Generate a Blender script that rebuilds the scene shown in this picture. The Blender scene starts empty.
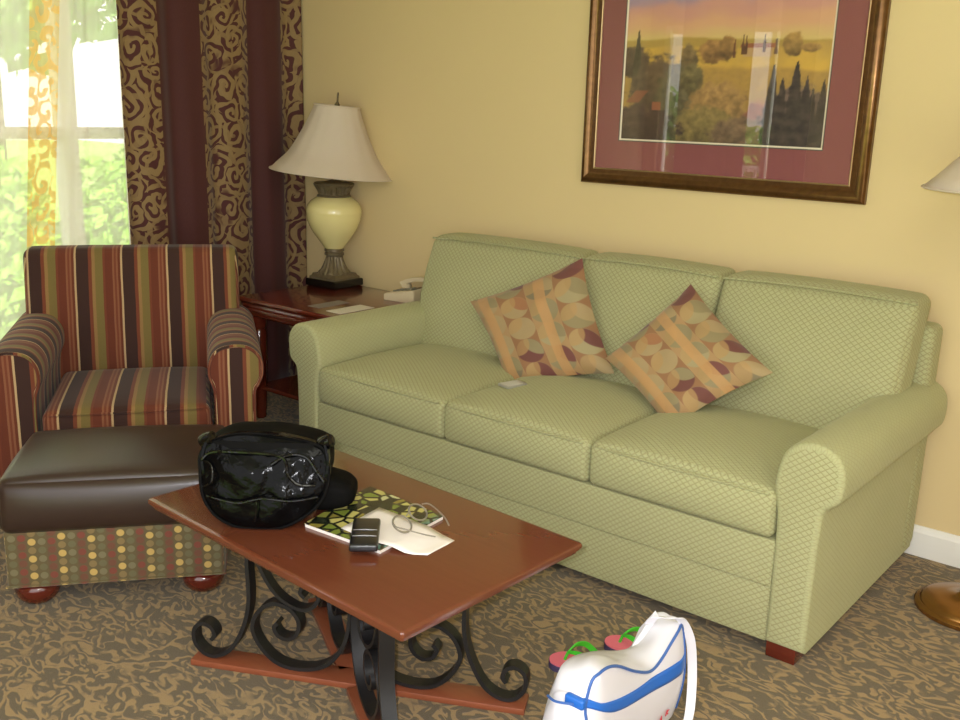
import bpy, bmesh, math, random
from mathutils import Vector, Matrix, noise
random.seed(7)
C = bpy.context.scene.collection
PI = math.pi
R = math.radians

# ------------------------------------------------------------------ helpers
def link(o, parent=None):
    C.objects.link(o)
    if parent is not None:
        o.parent = parent
    return o

def thing(name, label, cat, loc=(0, 0, 0), rotz=0, group=None):
    o = bpy.data.objects.new(name, None)
    o.empty_display_size = .05
    link(o)
    o.location = loc
    o.rotation_euler = (0, 0, rotz)
    o['label'] = label
    o['category'] = cat
    if group:
        o['group'] = group
    return o

def tag(o, label, cat, group=None, kind=None):
    o['label'] = label
    o['category'] = cat
    if group:
        o['group'] = group
    if kind:
        o['kind'] = kind
    return o

def boxuv(bm):
    uv = bm.loops.layers.uv.verify()
    for f in bm.faces:
        n = f.normal
        a = max(range(3), key=lambda i: abs(n[i]))
        for l in f.loops:
            c = l.vert.co
            l[uv].uv = (c.y, c.z) if a == 0 else ((c.x, c.z) if a == 1 else (c.x, c.y))

def obj(name, bm, mat, parent=None, smooth=True, uv=True, rel=None, label=None, sharp=40):
    """link a bmesh as one mesh object; rel = subtract this origin first"""
    if rel is not None:
        bmesh.ops.translate(bm, verts=bm.verts, vec=-Vector(rel))
    bm.normal_update()
    if uv and not bm.loops.layers.uv.active:
        boxuv(bm)
    me = bpy.data.meshes.new(name)
    bm.to_mesh(me)
    bm.free()
    for m in (mat if isinstance(mat, (list, tuple)) else [mat]):
        me.materials.append(m)
    if smooth:
        for p in me.polygons:
            p.use_smooth = True
        try:
            me.set_sharp_from_angle(angle=R(sharp))
        except Exception:
            pass
    o = bpy.data.objects.new(name, me)
    link(o, parent)
    if label:
        o['label'] = label
    return o

def struct(name, bm, mat, smooth=False, parent=None):
    o = obj(name, bm, mat, parent, smooth=smooth)
    if parent is None:
        o['kind'] = 'structure'
    return o

def box(bm, x0, x1, y0, y1, z0, z1, bev=0.0, seg=2):
    r = bmesh.ops.create_cube(bm, size=1)
    vs = r['verts']
    bmesh.ops.scale(bm, vec=(x1 - x0, y1 - y0, z1 - z0), verts=vs)
    bmesh.ops.translate(bm, vec=((x0 + x1) / 2, (y0 + y1) / 2, (z0 + z1) / 2), verts=vs)
    if bev > 0:
        es = list({e for v in vs for e in v.link_edges})
        bmesh.ops.bevel(bm, geom=es, offset=bev, segments=seg, affect='EDGES', profile=.5)
    return bm

def nbox(*a, **k):
    return box(bmesh.new(), *a, **k)

def axis_samples(s, r, n):
    """samples over [-s,s], dense inside the rounding radius"""
    out = []
    k = 4
    for i in range(k):
        out.append(-s + r * (1 - math.cos(i / k * PI / 2)))
    for i in range(n + 1):
        out.append(-(s - r) + 2 * (s - r) * i / n)
    for i in range(k):
        out.append(s - r * (1 - math.cos((k - 1 - i) / k * PI / 2)))
    return out

def rbox(bm, cx, cy, cz, sx, sy, sz, r, n=6, top=0, front=0, bot=0, side=0, back=0, fn=None):
    """rounded, upholstered box: half sizes s*, bulges in metres; front is -y"""
    X, Y, Z = axis_samples(sx, r, n), axis_samples(sy, r, n), axis_samples(sz, r, max(2, n // 2))
    cache = {}
    def V(x, y, z):
        k = (round(x, 6), round(y, 6), round(z, 6))
        if k in cache:
            return cache[k]
        p = Vector((x, y, z))
        q = Vector((max(-sx + r, min(sx - r, x)), max(-sy + r, min(sy - r, y)), max(-sz + r, min(sz - r, z))))
        d = p - q
        if d.length > 1e-9:
            p = q + d.normalized() * r
        fx, fy, fz = 1 - (x / sx) ** 2, 1 - (y / sy) ** 2, 1 - (z / sz) ** 2
        t = (z / sz)
        if t > 0:
            p.z += top * t * max(fx, 0) ** .6 * max(fy, 0) ** .6
        else:
            p.z += bot * t * fx * fy
        if y < 0:
            p.y -= front * (-y / sy) * max(fx, 0) ** .5 * fz
        else:
            p.y += back * (y / sy) * fx * fz
        p.x += side * (x / sx) * fy * fz
        if fn:
            p = fn(p)
        v = bm.verts.new(p + Vector((cx, cy, cz)))
        cache[k] = v
        return v
    def face(f):
        try:
            bm.faces.new(f)
        except ValueError:
            pass
    for (A, B, mk, flip) in ((X, Y, lambda a, b: V(a, b, sz), 0), (X, Y, lambda a, b: V(a, b, -sz), 1),
                             (X, Z, lambda a, b: V(a, -sy, b), 0), (X, Z, lambda a, b: V(a, sy, b), 1),
                             (Y, Z, lambda a, b: V(sx, a, b), 0), (Y, Z, lambda a, b: V(-sx, a, b), 1)):
        for i in range(len(A) - 1):
            for j in range(len(B) - 1):
                q = [mk(A[i], B[j]), mk(A[i + 1], B[j]), mk(A[i + 1], B[j + 1]), mk(A[i], B[j + 1])]
                if flip:
                    q.reverse()
                face(q)
    return bm

def lathe(bm, prof, n=48, cx=0, cy=0, cz=0, flute=0, nf=0, fz=None, capb=True, capt=True):
    rings = []
    for (r, z) in prof:
        ring = []
        for i in range(n):
            a = 2 * PI * i / n
            rr = r
            if flute and (fz is None or fz[0] <= z <= fz[1]):
                rr = r * (1 - flute * (0.5 + 0.5 * math.cos(nf * a)) ** 2)
            ring.append(bm.verts.new((cx + rr * math.cos(a), cy + rr * math.sin(a), cz + z)))
        rings.append(ring)
    for a, b in zip(rings, rings[1:]):
        for i in range(n):
            bm.faces.new((a[i], a[(i + 1) % n], b[(i + 1) % n], b[i]))
    if capb:
        bm.faces.new(list(reversed(rings[0])))
    if capt:
        bm.faces.new(rings[-1])
    return bm

def tube(bm, pts, r, n=8, closed=False, cap=True, rf=None):
    pts = [Vector(p) for p in pts]
    m = len(pts)
    tang = []
    for i in range(m):
        if closed:
            t = pts[(i + 1) % m] - pts[i - 1]
        else:
            t = pts[min(i + 1, m - 1)] - pts[max(i - 1, 0)]
        tang.append(t.normalized())
    up = Vector((0, 0, 1)) if abs(tang[0].z) < .9 else Vector((1, 0, 0))
    nrm = (up - tang[0] * up.dot(tang[0])).normalized()
    rings = []
    for i in range(m):
        t = tang[i]
        nrm = (nrm - t * nrm.dot(t))
        nrm = nrm.normalized() if nrm.length > 1e-6 else t.orthogonal().normalized()
        b = t.cross(nrm)
        rr = r if rf is None else r * rf(i / (m - 1))
        rings.append([bm.verts.new(pts[i] + (nrm * math.cos(2 * PI * k / n) + b * math.sin(2 * PI * k / n)) * rr) for k in range(n)])
    rng = range(m) if closed else range(m - 1)
    for i in rng:
        a, b = rings[i], rings[(i + 1) % m]
        for k in range(n):
            try:
                bm.faces.new((a[k], a[(k + 1) % n], b[(k + 1) % n], b[k]))
            except ValueError:
                pass
    if cap and not closed:
        bm.faces.new(list(reversed(rings[0])))
        bm.faces.new(rings[-1])
    return bm

def smooth_path(pts, sub=6, closed=False):
    """Catmull-Rom"""
    P = [Vector(p) for p in pts]
    out = []
    m = len(P)
    rng = m if closed else m - 1
    for i in range(rng):
        if closed:
            p0, p1, p2, p3 = P[i - 1], P[i], P[(i + 1) % m], P[(i + 2) % m]
        else:
            p0, p1, p2, p3 = P[max(i - 1, 0)], P[i], P[i + 1], P[min(i + 2, m - 1)]
        for k in range(sub):
            t = k / sub
            out.append(.5 * ((2 * p1) + (p2 - p0) * t + (2 * p0 - 5 * p1 + 4 * p2 - p3) * t * t + (3 * p1 - p0 - 3 * p2 + p3) * t ** 3))
    if not closed:
        out.append(P[-1])
    return out

def strap(bm, pts, w, th, side):
    """rectangular bar swept along a path lying in a plane; side = plane normal"""
    side = Vector(side).normalized()
    pts = [Vector(p) for p in pts]
    m = len(pts)
    rings = []
    for i in range(m):
        t = (pts[min(i + 1, m - 1)] - pts[max(i - 1, 0)]).normalized()
        nn = t.cross(side).normalized()
        hw = w(i / (m - 1)) if callable(w) else w
        ht = th(i / (m - 1)) if callable(th) else th
        c = pts[i]
        rings.append([bm.verts.new(c + side * a * hw / 2 + nn * b * ht / 2) for a, b in ((-1, -1), (1, -1), (1, 1), (-1, 1))])
    for a, b in zip(rings, rings[1:]):
        for k in range(4):
            bm.faces.new((a[k], a[(k + 1) % 4], b[(k + 1) % 4], b[k]))
    bm.faces.new(list(reversed(rings[0])))
    bm.faces.new(rings[-1])
    bmesh.ops.recalc_face_normals(bm, faces=bm.faces)
    return bm

def loft_arm(bm, prof, y0, y1, rnd=.018, fn=None, ny=8):
    """closed (x,z) profile swept from y0 (front, rounded over) to y1; uv: u along y, v along the profile"""
    cx = sum(p[0] for p in prof) / len(prof)
    cz = sum(p[1] for p in prof) / len(prof)
    N = len(prof)
    nor = []
    area = sum(prof[i][0] * prof[(i + 1) % N][1] - prof[(i + 1) % N][0] * prof[i][1] for i in range(N))
    s = 1 if area > 0 else -1
    for i in range(N):
        a, b = prof[i - 1], prof[(i + 1) % N]
        t = Vector((b[0] - a[0], b[1] - a[1])).normalized()
        nor.append(Vector((t.y, -t.x)) * s)
    arc = [0]
    for i in range(N):
        a, b = prof[i], prof[(i + 1) % N]
        arc.append(arc[-1] + math.hypot(b[0] - a[0], b[1] - a[1]))
    stations = []
    for k in range(5):
        a = k / 4 * PI / 2
        stations.append((y0 + rnd * (1 - math.sin(a)), rnd * (1 - math.cos(a)) * 0 + rnd * (1 - math.sin(a)) * 0, k))
    ys = []
    for k in range(5):
        a = k / 4 * PI / 2
        ys.append((y0 + rnd * (1 - math.cos(a)), rnd * (1 - math.sin(a))))
    for k in range(1, ny + 1):
        ys.append((y0 + rnd + (y1 - y0 - rnd) * k / ny, 0))
    rings = []
    for (y, ins) in ys:
        ring = []
        for i in range(N):
            p = Vector((prof[i][0] - nor[i].x * ins, y, prof[i][1] - nor[i].y * ins))
            if fn:
                p = fn(p)
            ring.append(bm.verts.new(p))
        rings.append(ring)
    uv = bm.loops.layers.uv.verify()
    for j in range(len(rings) - 1):
        a, b = rings[j], rings[j + 1]
        for i in range(N):
            f = bm.faces.new((a[i], a[(i + 1) % N], b[(i + 1) % N], b[i]))
            for l, (u, v) in zip(f.loops, ((ys[j][0], arc[i]), (ys[j][0], arc[i + 1]), (ys[j + 1][0], arc[i + 1]), (ys[j + 1][0], arc[i]))):
                l[uv].uv = (u, v)
            f.material_index = 0
    for ring, rev in ((rings[0], 1), (rings[-1], 0)):
        f = bm.faces.new(list(reversed(ring)) if rev else ring)
        f.material_index = 1
        for l in f.loops:
            l[uv].uv = (l.vert.co.x, l.vert.co.z)
        f.normal_update()
        bmesh.ops.triangulate(bm, faces=[f])
    bmesh.ops.recalc_face_normals(bm, faces=bm.faces)
    return bm

def poly_path2(pts, sub=5, closed=True):
    return [(p.x, p.y) for p in smooth_path([Vector((a, b, 0)) for a, b in pts], sub, closed)]

# ------------------------------------------------------------------ materials
def srgb(r, g, b):
    f = lambda c: (c / 255 / 12.92) if c / 255 <= .04045 else ((c / 255 + .055) / 1.055) ** 2.4
    return (f(r), f(g), f(b), 1)

class NT:
    def __init__(s, name):
        s.m = bpy.data.materials.new(name)
        s.m.use_nodes = True
        s.t = s.m.node_tree
        s.b = s.t.nodes['Principled BSDF']
        s.out = s.t.nodes['Material Output']
    def n(s, ty, **k):
        x = s.t.nodes.new('ShaderNode' + ty)
        for a, v in k.items():
            setattr(x, a, v)
        return x
    def put(s, inp, v):
        if hasattr(v, 'is_linked') and hasattr(v, 'node'):
            s.t.links.new(v, inp)
        elif v is not None:
            inp.default_value = v
    def M(s, op, a, b=None, c=None):
        x = s.n('Math', operation=op)
        for i, v in enumerate((a, b, c)):
            if v is not None:
                s.put(x.inputs[i], v)
        return x.outputs[0]
    def mix(s, f, a, b):
        x = s.n('Mix', data_type='RGBA')
        s.put(x.inputs[0], f)
        s.put(x.inputs[6], a)
        s.put(x.inputs[7], b)
        return x.outputs[2]
    def uv(s, scale=(1, 1, 1), rot=0, src='UV'):
        tc = s.n('TexCoord')
        mp = s.n('Mapping')
        s.t.links.new(tc.outputs[src], mp.inputs[0])
        mp.inputs['Scale'].default_value = scale
        mp.inputs['Rotation'].default_value = (0, 0, rot)
        return mp.outputs[0]
    def xyz(s, v):
        x = s.n('SeparateXYZ')
        s.put(x.inputs[0], v)
        return x.outputs
    def comb(s, x, y, z=0):
        c = s.n('CombineXYZ')
        for i, v in enumerate((x, y, z)):
            s.put(c.inputs[i], v)
        return c.outputs[0]
    def noise(s, v, scale, detail=3, rough=.5):
        x = s.n('TexNoise')
        s.put(x.inputs['Vector'], v)
        x.inputs['Scale'].default_value = scale
        x.inputs['Detail'].default_value = detail
        x.inputs['Roughness'].default_value = rough
        return x.outputs
    def ramp(s, f, stops, mode='LINEAR'):
        x = s.n('ValToRGB')
        cr = x.color_ramp
        cr.interpolation = mode
        while len(cr.elements) > 1:
            cr.elements.remove(cr.elements[-1])
        cr.elements[0].position = stops[0][0]
        cr.elements[0].color = stops[0][1]
        for p, c in stops[1:]:
            e = cr.elements.new(p)
            e.color = c
        s.put(x.inputs[0], f)
        return x.outputs[0]
    def step(s, v, e0, e1):
        x = s.n('MapRange', interpolation_type='SMOOTHSTEP')
        s.put(x.inputs[0], v)
        x.inputs[1].default_value = e0
        x.inputs[2].default_value = e1
        return x.outputs[0]
    def bump(s, h, strength=.3, dist=.002):
        x = s.n('Bump')
        x.inputs['Strength'].default_value = strength
        x.inputs['Distance'].default_value = dist
        s.put(x.inputs['Height'], h)
        s.t.links.new(x.outputs[0], s.b.inputs['Normal'])
    def set(s, **k):
        names = dict(color='Base Color', rough='Roughness', metal='Metallic', spec='Specular IOR Level', coat='Coat Weight',
                     coatr='Coat Roughness', sheen='Sheen Weight', sheenr='Sheen Roughness', alpha='Alpha', trans='Transmission Weight',
                     emis='Emission Color', emiss='Emission Strength', sub='Subsurface Weight')
        for a, v in k.items():
            s.put(s.b.inputs[names[a]], v)
        return s

def plain(name, rgb, rough=.5, var=.06, scale=30, bump=0, **k):
    """plain colour with faint procedural unevenness"""
    t = NT(name)
    v = t.uv(src='Object')
    nz = t.noise(v, scale, 3)[0]
    c = srgb(*rgb)
    lo = tuple(x * (1 - var) for x in c[:3]) + (1,)
    hi = tuple(min(1, x * (1 + var)) for x in c[:3]) + (1,)
    t.set(color=t.mix(nz, lo, hi), rough=rough, **k)
    if bump:
        t.bump(nz, bump, .002)
    return t.m

def spirals(t, vec, freq=60., twist=1., rnd=.85):
    """scroll work: a curl in every voronoi cell, 0..1"""
    vo = t.n('TexVoronoi', voronoi_dimensions='2D', feature='F1')
    vo.inputs['Scale'].default_value = 1
    vo.inputs['Randomness'].default_value = rnd
    t.put(vo.inputs['Vector'], vec)
    sub = t.n('VectorMath', operation='SUBTRACT')
    t.put(sub.inputs[0], vec)
    t.put(sub.inputs[1], vo.outputs['Position'])
    x = t.xyz(sub.outputs[0])
    col = t.n('SeparateColor')
    t.put(col.inputs[0], vo.outputs['Color'])
    th = t.M('ARCTAN2', x[1], x[0])
    sg = t.M('SUBTRACT', t.M('MULTIPLY', t.M('GREATER_THAN', col.outputs[0], .5), 2), 1)
    ph = t.M('MULTIPLY', col.outputs[1], 6.283)
    a = t.M('ADD', t.M('MULTIPLY', th, sg), t.M('ADD', t.M('MULTIPLY', vo.outputs['Distance'], freq), ph))
    return t.M('SINE', a), vo.outputs['Distance'], col.outputs[2]

def warp(t, v, scale, amt):
    nz = t.noise(v, scale, 2)
    s1 = t.n('VectorMath', operation='SUBTRACT')
    t.put(s1.inputs[0], nz[1])
    s1.inputs[1].default_value = (.5, .5, .5)
    s2 = t.n('VectorMath', operation='SCALE')
    t.put(s2.inputs[0], s1.outputs[0])
    s2.inputs[3].default_value = amt
    s3 = t.n('VectorMath', operation='ADD')
    t.put(s3.inputs[0], v)
    t.put(s3.inputs[1], s2.outputs[0])
    return s3.outputs[0]

# --- wall / room
def wall_mat():
    t = NT('wall_paint')
    v = t.uv(src='Object')
    f = t.noise(v, 220, 2)[0]
    big = t.noise(v, 1.3, 2)[0]
    t.set(color=t.mix(big, srgb(213, 191, 142), srgb(217, 195, 146)), rough=.75, spec=.3)
    t.bump(f, .12, .001)
    return t.m
M_wall = wall_mat()
M_ceil = plain('ceiling_paint', (226, 220, 205), .9)
M_white = plain('white_trim_paint', (232, 230, 222), .45, .02)

def carpet_mat():
    t = NT('scroll_carpet')
    v = t.uv(src='Object', rot=.5, scale=(.85, 1.25, 1))
    w = warp(t, v, 6.5, .15)
    w = warp(t, w, 24, .022)
    sc = t.n('VectorMath', operation='MULTIPLY')
    t.put(sc.inputs[0], w)
    sc.inputs[1].default_value = (14.5, 24.0, 1)
    s, dist, _ = spirals(t, sc.outputs[0], 9.5)
    nz = t.noise(v, 24, 2)[0]
    nv = t.noise(w, 26, 2)[0]
    flow = t.noise(warp(t, v, 11.5, .11), 15, 1, .4)[0]
    lines = t.M('SINE', t.M('MULTIPLY', flow, 30))
    leaf = t.M('ADD', s, t.M('MULTIPLY', t.M('SUBTRACT', nv, .5), 2.4))
    k1 = t.step(leaf, .1, .6)
    k2 = t.step(lines, -.15, .45)
    sel = t.step(t.noise(v, 8, 1)[0], .42, .52)
    k = t.M('MULTIPLY', t.M('ADD', t.M('MULTIPLY', k1, sel), t.M('MULTIPLY', k2, t.M('SUBTRACT', 1, sel))), t.step(nz, .15, .45))
    fine = t.noise(v, 420, 2)[0]
    grd = t.mix(fine, srgb(82, 70, 50), srgb(116, 101, 74))
    tan = t.mix(fine, srgb(132, 109, 71), srgb(172, 143, 97))
    t.set(color=t.mix(k, grd, tan), rough=.95, spec=.1, sheen=.2)
    t.bump(t.M('ADD', fine, t.M('MULTIPLY', k, .4)), .5, .004)
    return t.m
M_carpet = carpet_mat()

def lattice_mat(name='sage_diamond_chenille', amt=.5):
    t = NT(name)
    x = t.xyz(t.uv())
    p = 1 / .0145
    a = t.M('FRACT', t.M('MULTIPLY', t.M('ADD', t.M('MULTIPLY', x[0], .74), x[1]), p * .86))
    b = t.M('FRACT', t.M('MULTIPLY', t.M('SUBTRACT', t.M('MULTIPLY', x[0], .74), x[1]), p * .86))
    la = t.M('ABSOLUTE', t.M('SUBTRACT', a, .5))
    lb = t.M('ABSOLUTE', t.M('SUBTRACT', b, .5))
    m = t.M('MAXIMUM', la, lb)
    line = t.step(m, .33, .49)
    fine = t.noise(t.uv(src='Object'), 300, 2)[0]
    big = t.noise(t.uv(src='Object'), 4, 2)[0]
    base = t.mix(fine, srgb(163, 163, 120), srgb(183, 182, 140))
    base = t.mix(t.M('MULTIPLY', big, .35), base, srgb(156, 157, 116))
    c = t.mix(t.M('MULTIPLY', line, amt), base, srgb(126, 114, 70))
    t.set(color=c, rough=.9, spec=.15, sheen=.35, sheenr=.4)
    t.b.inputs['Sheen Tint'].default_value = srgb(205, 205, 170)
    t.bump(t.M('SUBTRACT', t.M('MULTIPLY', fine, .3), t.M('MULTIPLY', line, amt * 1.6)), .5, .003)
    return t.m
M_sofa = lattice_mat()
M_sofa_arm = lattice_mat('sage_chenille_brushed_nap', .22)

def stripe_mat(name, axis, ph=.255):
    t = NT(name)
    v = t.uv()
    x = t.xyz(v)
    u = t.M('ADD', x[axis], t.M('MULTIPLY', t.M('SUBTRACT', t.noise(v, 9, 2)[0], .5), .004))
    f = t.M('FRACT', t.M('ADD', t.M('DIVIDE', u, .176), ph))
    dk, ru, gt, ol, tp, cr = srgb(64, 44, 40), srgb(124, 68, 48), srgb(156, 122, 76), srgb(128, 112, 64), srgb(146, 94, 68), srgb(200, 170, 126)
    r2 = srgb(112, 58, 42)
    col = t.ramp(f, [(0, dk), (.255, ru), (.33, gt), (.40, ol), (.57, ru), (.62, r2), (.78, tp), (.82, ru), (.86, tp), (.90, r2), (.955, cr)], 'CONSTANT')
    fine = t.noise(t.uv(scale=(600, 160, 1)), 1, 2)[0]
    col2 = t.mix(t.M('MULTIPLY', fine, .35), col, srgb(60, 40, 30))
    t.set(color=col2, rough=.8, spec=.12, sheen=.1)
    t.bump(fine, .15, .001)
    return t.m
M_strx = stripe_mat('striped_upholstery', 0)
M_stry = stripe_mat('striped_upholstery_across', 0)
M_strf = stripe_mat('striped_upholstery_arm_front', 0, .0)

def dots_mat():
    t = NT('dotted_upholstery')
    x = t.xyz(t.uv())
    cw, ch = .0267, .0262
    ui = t.M('DIVIDE', x[0], cw)
    ci = t.M('FLOOR', ui)
    odd = t.M('FLOORED_MODULO', ci, 3)
    colshift = t.M('MULTIPLY', t.M('FLOORED_MODULO', t.M('FLOOR', t.M('DIVIDE', ci, 3)), 2), .5)
    vi = t.M('ADD', t.M('DIVIDE', x[1], ch), colshift)
    ri = t.M('FLOORED_MODULO', t.M('FLOOR', vi), 2)
    du = t.M('SUBTRACT', t.M('FRACT', ui), .5)
    dv = t.M('SUBTRACT', t.M('FRACT', vi), .5)
    d = t.M('SQRT', t.M('ADD', t.M('POWER', du, 2), t.M('POWER', dv, 2)))
    dot = t.M('SUBTRACT', 1, t.step(d, .36, .44))
    base = t.mix(t.M('LESS_THAN', t.M('ABSOLUTE', t.M('SUBTRACT', odd, 2)), .5), srgb(92, 80, 48), srgb(94, 74, 48))
    yel = t.mix(ri, srgb(184, 154, 86), srgb(124, 104, 64))
    oli = t.mix(ri, srgb(112, 104, 74), srgb(98, 92, 62))
    red = t.mix(ri, srgb(116, 58, 42), srgb(104, 64, 44))
    c = t.mix(t.M('COMPARE', odd, 0, .1), oli, yel)
    c = t.mix(t.M('COMPARE', odd, 2, .1), c, red)
    t.set(color=t.mix(dot, base, c), rough=.8, sheen=.2)
    t.bump(dot, .2, .001)
    return t.m
M_dots = dots_mat()

def leather_mat():
    t = NT('brown_leather')
    v = t.uv(src='Object')
    a = t.noise(v, 5, 3)[0]
    g = t.noise(v, 260, 3)[0]
    t.set(color=t.mix(a, srgb(46, 32, 27), srgb(58, 42, 35)), rough=t.M('ADD', .30, t.M('MULTIPLY', g, .1)), spec=.55)
    t.bump(g, .12, .001)
    return t.m
M_leather = leather_mat()

def wood_mat(name, c0, c1, rough=.18, coat=.5):
    t = NT(name)
    v = t.uv(src='Object', scale=(3, 40, 40))
    g = t.noise(warp(t, v, 1.5, .6), 1.6, 5, .6)[0]
    t.set(color=t.mix(g, srgb(*c0), srgb(*c1)), rough=rough, coat=coat, coatr=.08)
    return t.m
M_wood = wood_mat('cherry_wood', (98, 50, 31), (108, 57, 37), .2, .5)
M_board = wood_mat('cherry_base_boards', (126, 66, 42), (146, 82, 54), .4, .2)
M_dwood = wood_mat('dark_cherry_wood', (84, 32, 20), (112, 44, 28), .2, .6)
M_foot = wood_mat('red_cherry_feet', (80, 26, 16), (98, 34, 22), .15, .8)
M_iron = plain('black_wrought_iron', (26, 25, 26), .42, .2, 120, .15, spec=.5)
M_bronze = plain('aged_bronze', (112, 100, 76), .45, .35, 60, .3, metal=.35)
M_blackbase = plain('black_lacquer', (20, 17, 15), .2)
M_cream = plain('cream_ceramic_glaze', (226, 214, 150), .14, .05, 6, coat=.5)
M_beige = plain('beige_plastic', (206, 190, 156), .45, .02)
M_grey = plain('grey_button_plastic', (120, 122, 112), .5)
M_card = plain('white_card', (226, 220, 206), .6, .02)
M_cardg = plain('grey_printed_card', (140, 132, 122), .6, .05)
M_paper = plain('white_paper', (236, 228, 222), .7, .02)
M_brass = plain('antique_brass', (150, 108, 58), .25, .2, 20, metal=.85)
M_patent = None

def shade_mat():
    t = NT('pleated_lamp_shade_fabric')
    fine = t.noise(t.uv(src='Object'), 260, 2)[0]
    t.set(color=t.mix(fine, srgb(220, 206, 188), srgb(230, 216, 198)), rough=.85)
    tr = t.n('BsdfTranslucent')
    tr.inputs[0].default_value = srgb(226, 214, 186)
    mx = t.n('MixShader')
    mx.inputs[0].default_value = .25
    t.t.links.new(t.b.outputs[0], mx.inputs[1])
    t.t.links.new(tr.outputs[0], mx.inputs[2])
    t.t.links.new(mx.outputs[0], t.out.inputs[0])
    return t.m
M_shade = shade_mat()

def patent_mat(name='black_patent_leather', sp=.09):
    t = NT(name)
    v = t.uv(src='Object')
    w = t.noise(warp(t, v, 9, .08), 16, 3)[0]
    g = t.noise(v, 60, 2)[0]
    t.set(color=srgb(6, 6, 7), rough=.16, spec=sp, coat=.02, coatr=.08)
    t.bump(t.M('ADD', w, t.M('MULTIPLY', g, .12)), .5, .02)
    return t.m
M_patent = patent_mat()
M_rim = patent_mat('glossy_black_rolled_edge', .32)
M_bagcloth = plain('black_matte_leather', (12, 11, 11), .7, .2, 60, .2, spec=.08)

# curtains
def drape_mat():
    t = NT('burgundy_drape_with_gold_scrolls')
    x = t.xyz(t.uv())
    u = x[0]
    vec = warp(t, t.comb(t.M('MULTIPLY', u, 9.5), t.M('MULTIPLY', x[1], 8.0)), 1.1, .7)
    s, dist, rnd = spirals(t, vec, 19.0, rnd=.9)
    k = t.step(s, -.35, -.0)
    k = t.M('MULTIPLY', k, t.step(t.noise(vec, .9, 2)[0], .30, .42))
    # second, finer leaf scrolls
    s2, _, _ = spirals(t, warp(t, t.comb(t.M('MULTIPLY', u, 6), t.M('MULTIPLY', x[1], 5)), 2, .5), 14.0, rnd=1)
    k = t.M('MAXIMUM', k, t.M('MULTIPLY', t.step(s2, .72, .88), .85))
    band = t.ramp(t.M('DIVIDE', u, 1.1), [(0, (1, 1, 1, 1)), (.170, (0, 0, 0, 1)), (.368, (1, 1, 1, 1)), (.622, (0, 0, 0, 1)), (.80, (1, 1, 1, 1))], 'CONSTANT')
    k = t.M('MULTIPLY', k, band)
    fine = t.noise(t.uv(scale=(900, 60, 1)), 1, 2)[0]
    wine = t.mix(fine, srgb(78, 42, 40), srgb(98, 54, 50))
    gold = t.mix(fine, srgb(142, 116, 76), srgb(168, 140, 96))
    col = t.mix(k, wine, gold)
    t.set(color=col, rough=.7, spec=.25, sheen=.25)
    tr = t.n('BsdfTranslucent')
    t.put(tr.inputs[0], col)
    mx = t.n('MixShader')
    t.put(mx.inputs[0], .22)
    t.t.links.new(t.b.outputs[0], mx.inputs[1])
    t.t.links.new(tr.outputs[0], mx.inputs[2])
    t.t.links.new(mx.outputs[0], t.out.inputs[0])
    return t.m
M_drape = drape_mat()

def sheer_mat():
    t = NT('sheer_voile_with_gold_scroll_band')
    x = t.xyz(t.uv())
    vec = warp(t, t.comb(t.M('MULTIPLY', x[0], 12), t.M('MULTIPLY', x[1], 11)), .8, .6)
    s, _, _ = spirals(t, vec, 9.0)
    k = t.M('MULTIPLY', t.step(s, -.1, .35), .9)
    band = t.ramp(t.M('DIVIDE', x[0], 1.6), [(0, (0, 0, 0, 1)), (.45, (1, 1, 1, 1)), (.5375, (0, 0, 0, 1)), (.95, (1, 1, 1, 1))], 'CONSTANT')
    kk = t.M('MULTIPLY', k, band)
    col = t.mix(band, srgb(250, 242, 228), srgb(248, 222, 170))
    col = t.mix(kk, col, srgb(242, 196, 120))
    df = t.n('BsdfDiffuse')
    t.put(df.inputs[0], col)
    tl = t.n('BsdfTranslucent')
    t.put(tl.inputs[0], col)
    m1 = t.n('MixShader')
    m1.inputs[0].default_value = .6
    t.t.links.new(df.outputs[0], m1.inputs[1])
    t.t.links.new(tl.outputs[0], m1.inputs[2])
    tp = t.n('BsdfTransparent')
    t.put(tp.inputs[0], t.mix(t.M('MULTIPLY', band, .5), (1, 1, 1, 1), srgb(252, 234, 190)))
    op = t.M('ADD', .66, t.M('MULTIPLY', kk, .3))
    m2 = t.n('MixShader')
    t.put(m2.inputs[0], op)
    t.t.links.new(tp.outputs[0], m2.inputs[1])
    t.t.links.new(m1.outputs[0], m2.inputs[2])
    t.t.links.new(m2.outputs[0], t.out.inputs[0])
    return t.m
M_sheer = sheer_mat()

def glass_mat(name, refl=1.0):
    t = NT(name)
    lw = t.n('LayerWeight')
    lw.inputs[0].default_value = .5
    fr = t.M('ADD', .045, t.M('MULTIPLY', t.M('POWER', lw.outputs['Facing'], 5), .9))
    gl = t.n('BsdfGlossy')
    gl.inputs['Roughness'].default_value = .0
    tp = t.n('BsdfTransparent')
    mx = t.n('MixShader')
    t.put(mx.inputs[0], t.M('MULTIPLY', fr, refl))
    t.t.links.new(tp.outputs[0], mx.inputs[1])
    t.t.links.new(gl.outputs[0], mx.inputs[2])
    t.t.links.new(mx.outputs[0], t.out.inputs[0])
    return t.m
M_glass = glass_mat('clear_pane_glass')

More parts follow.
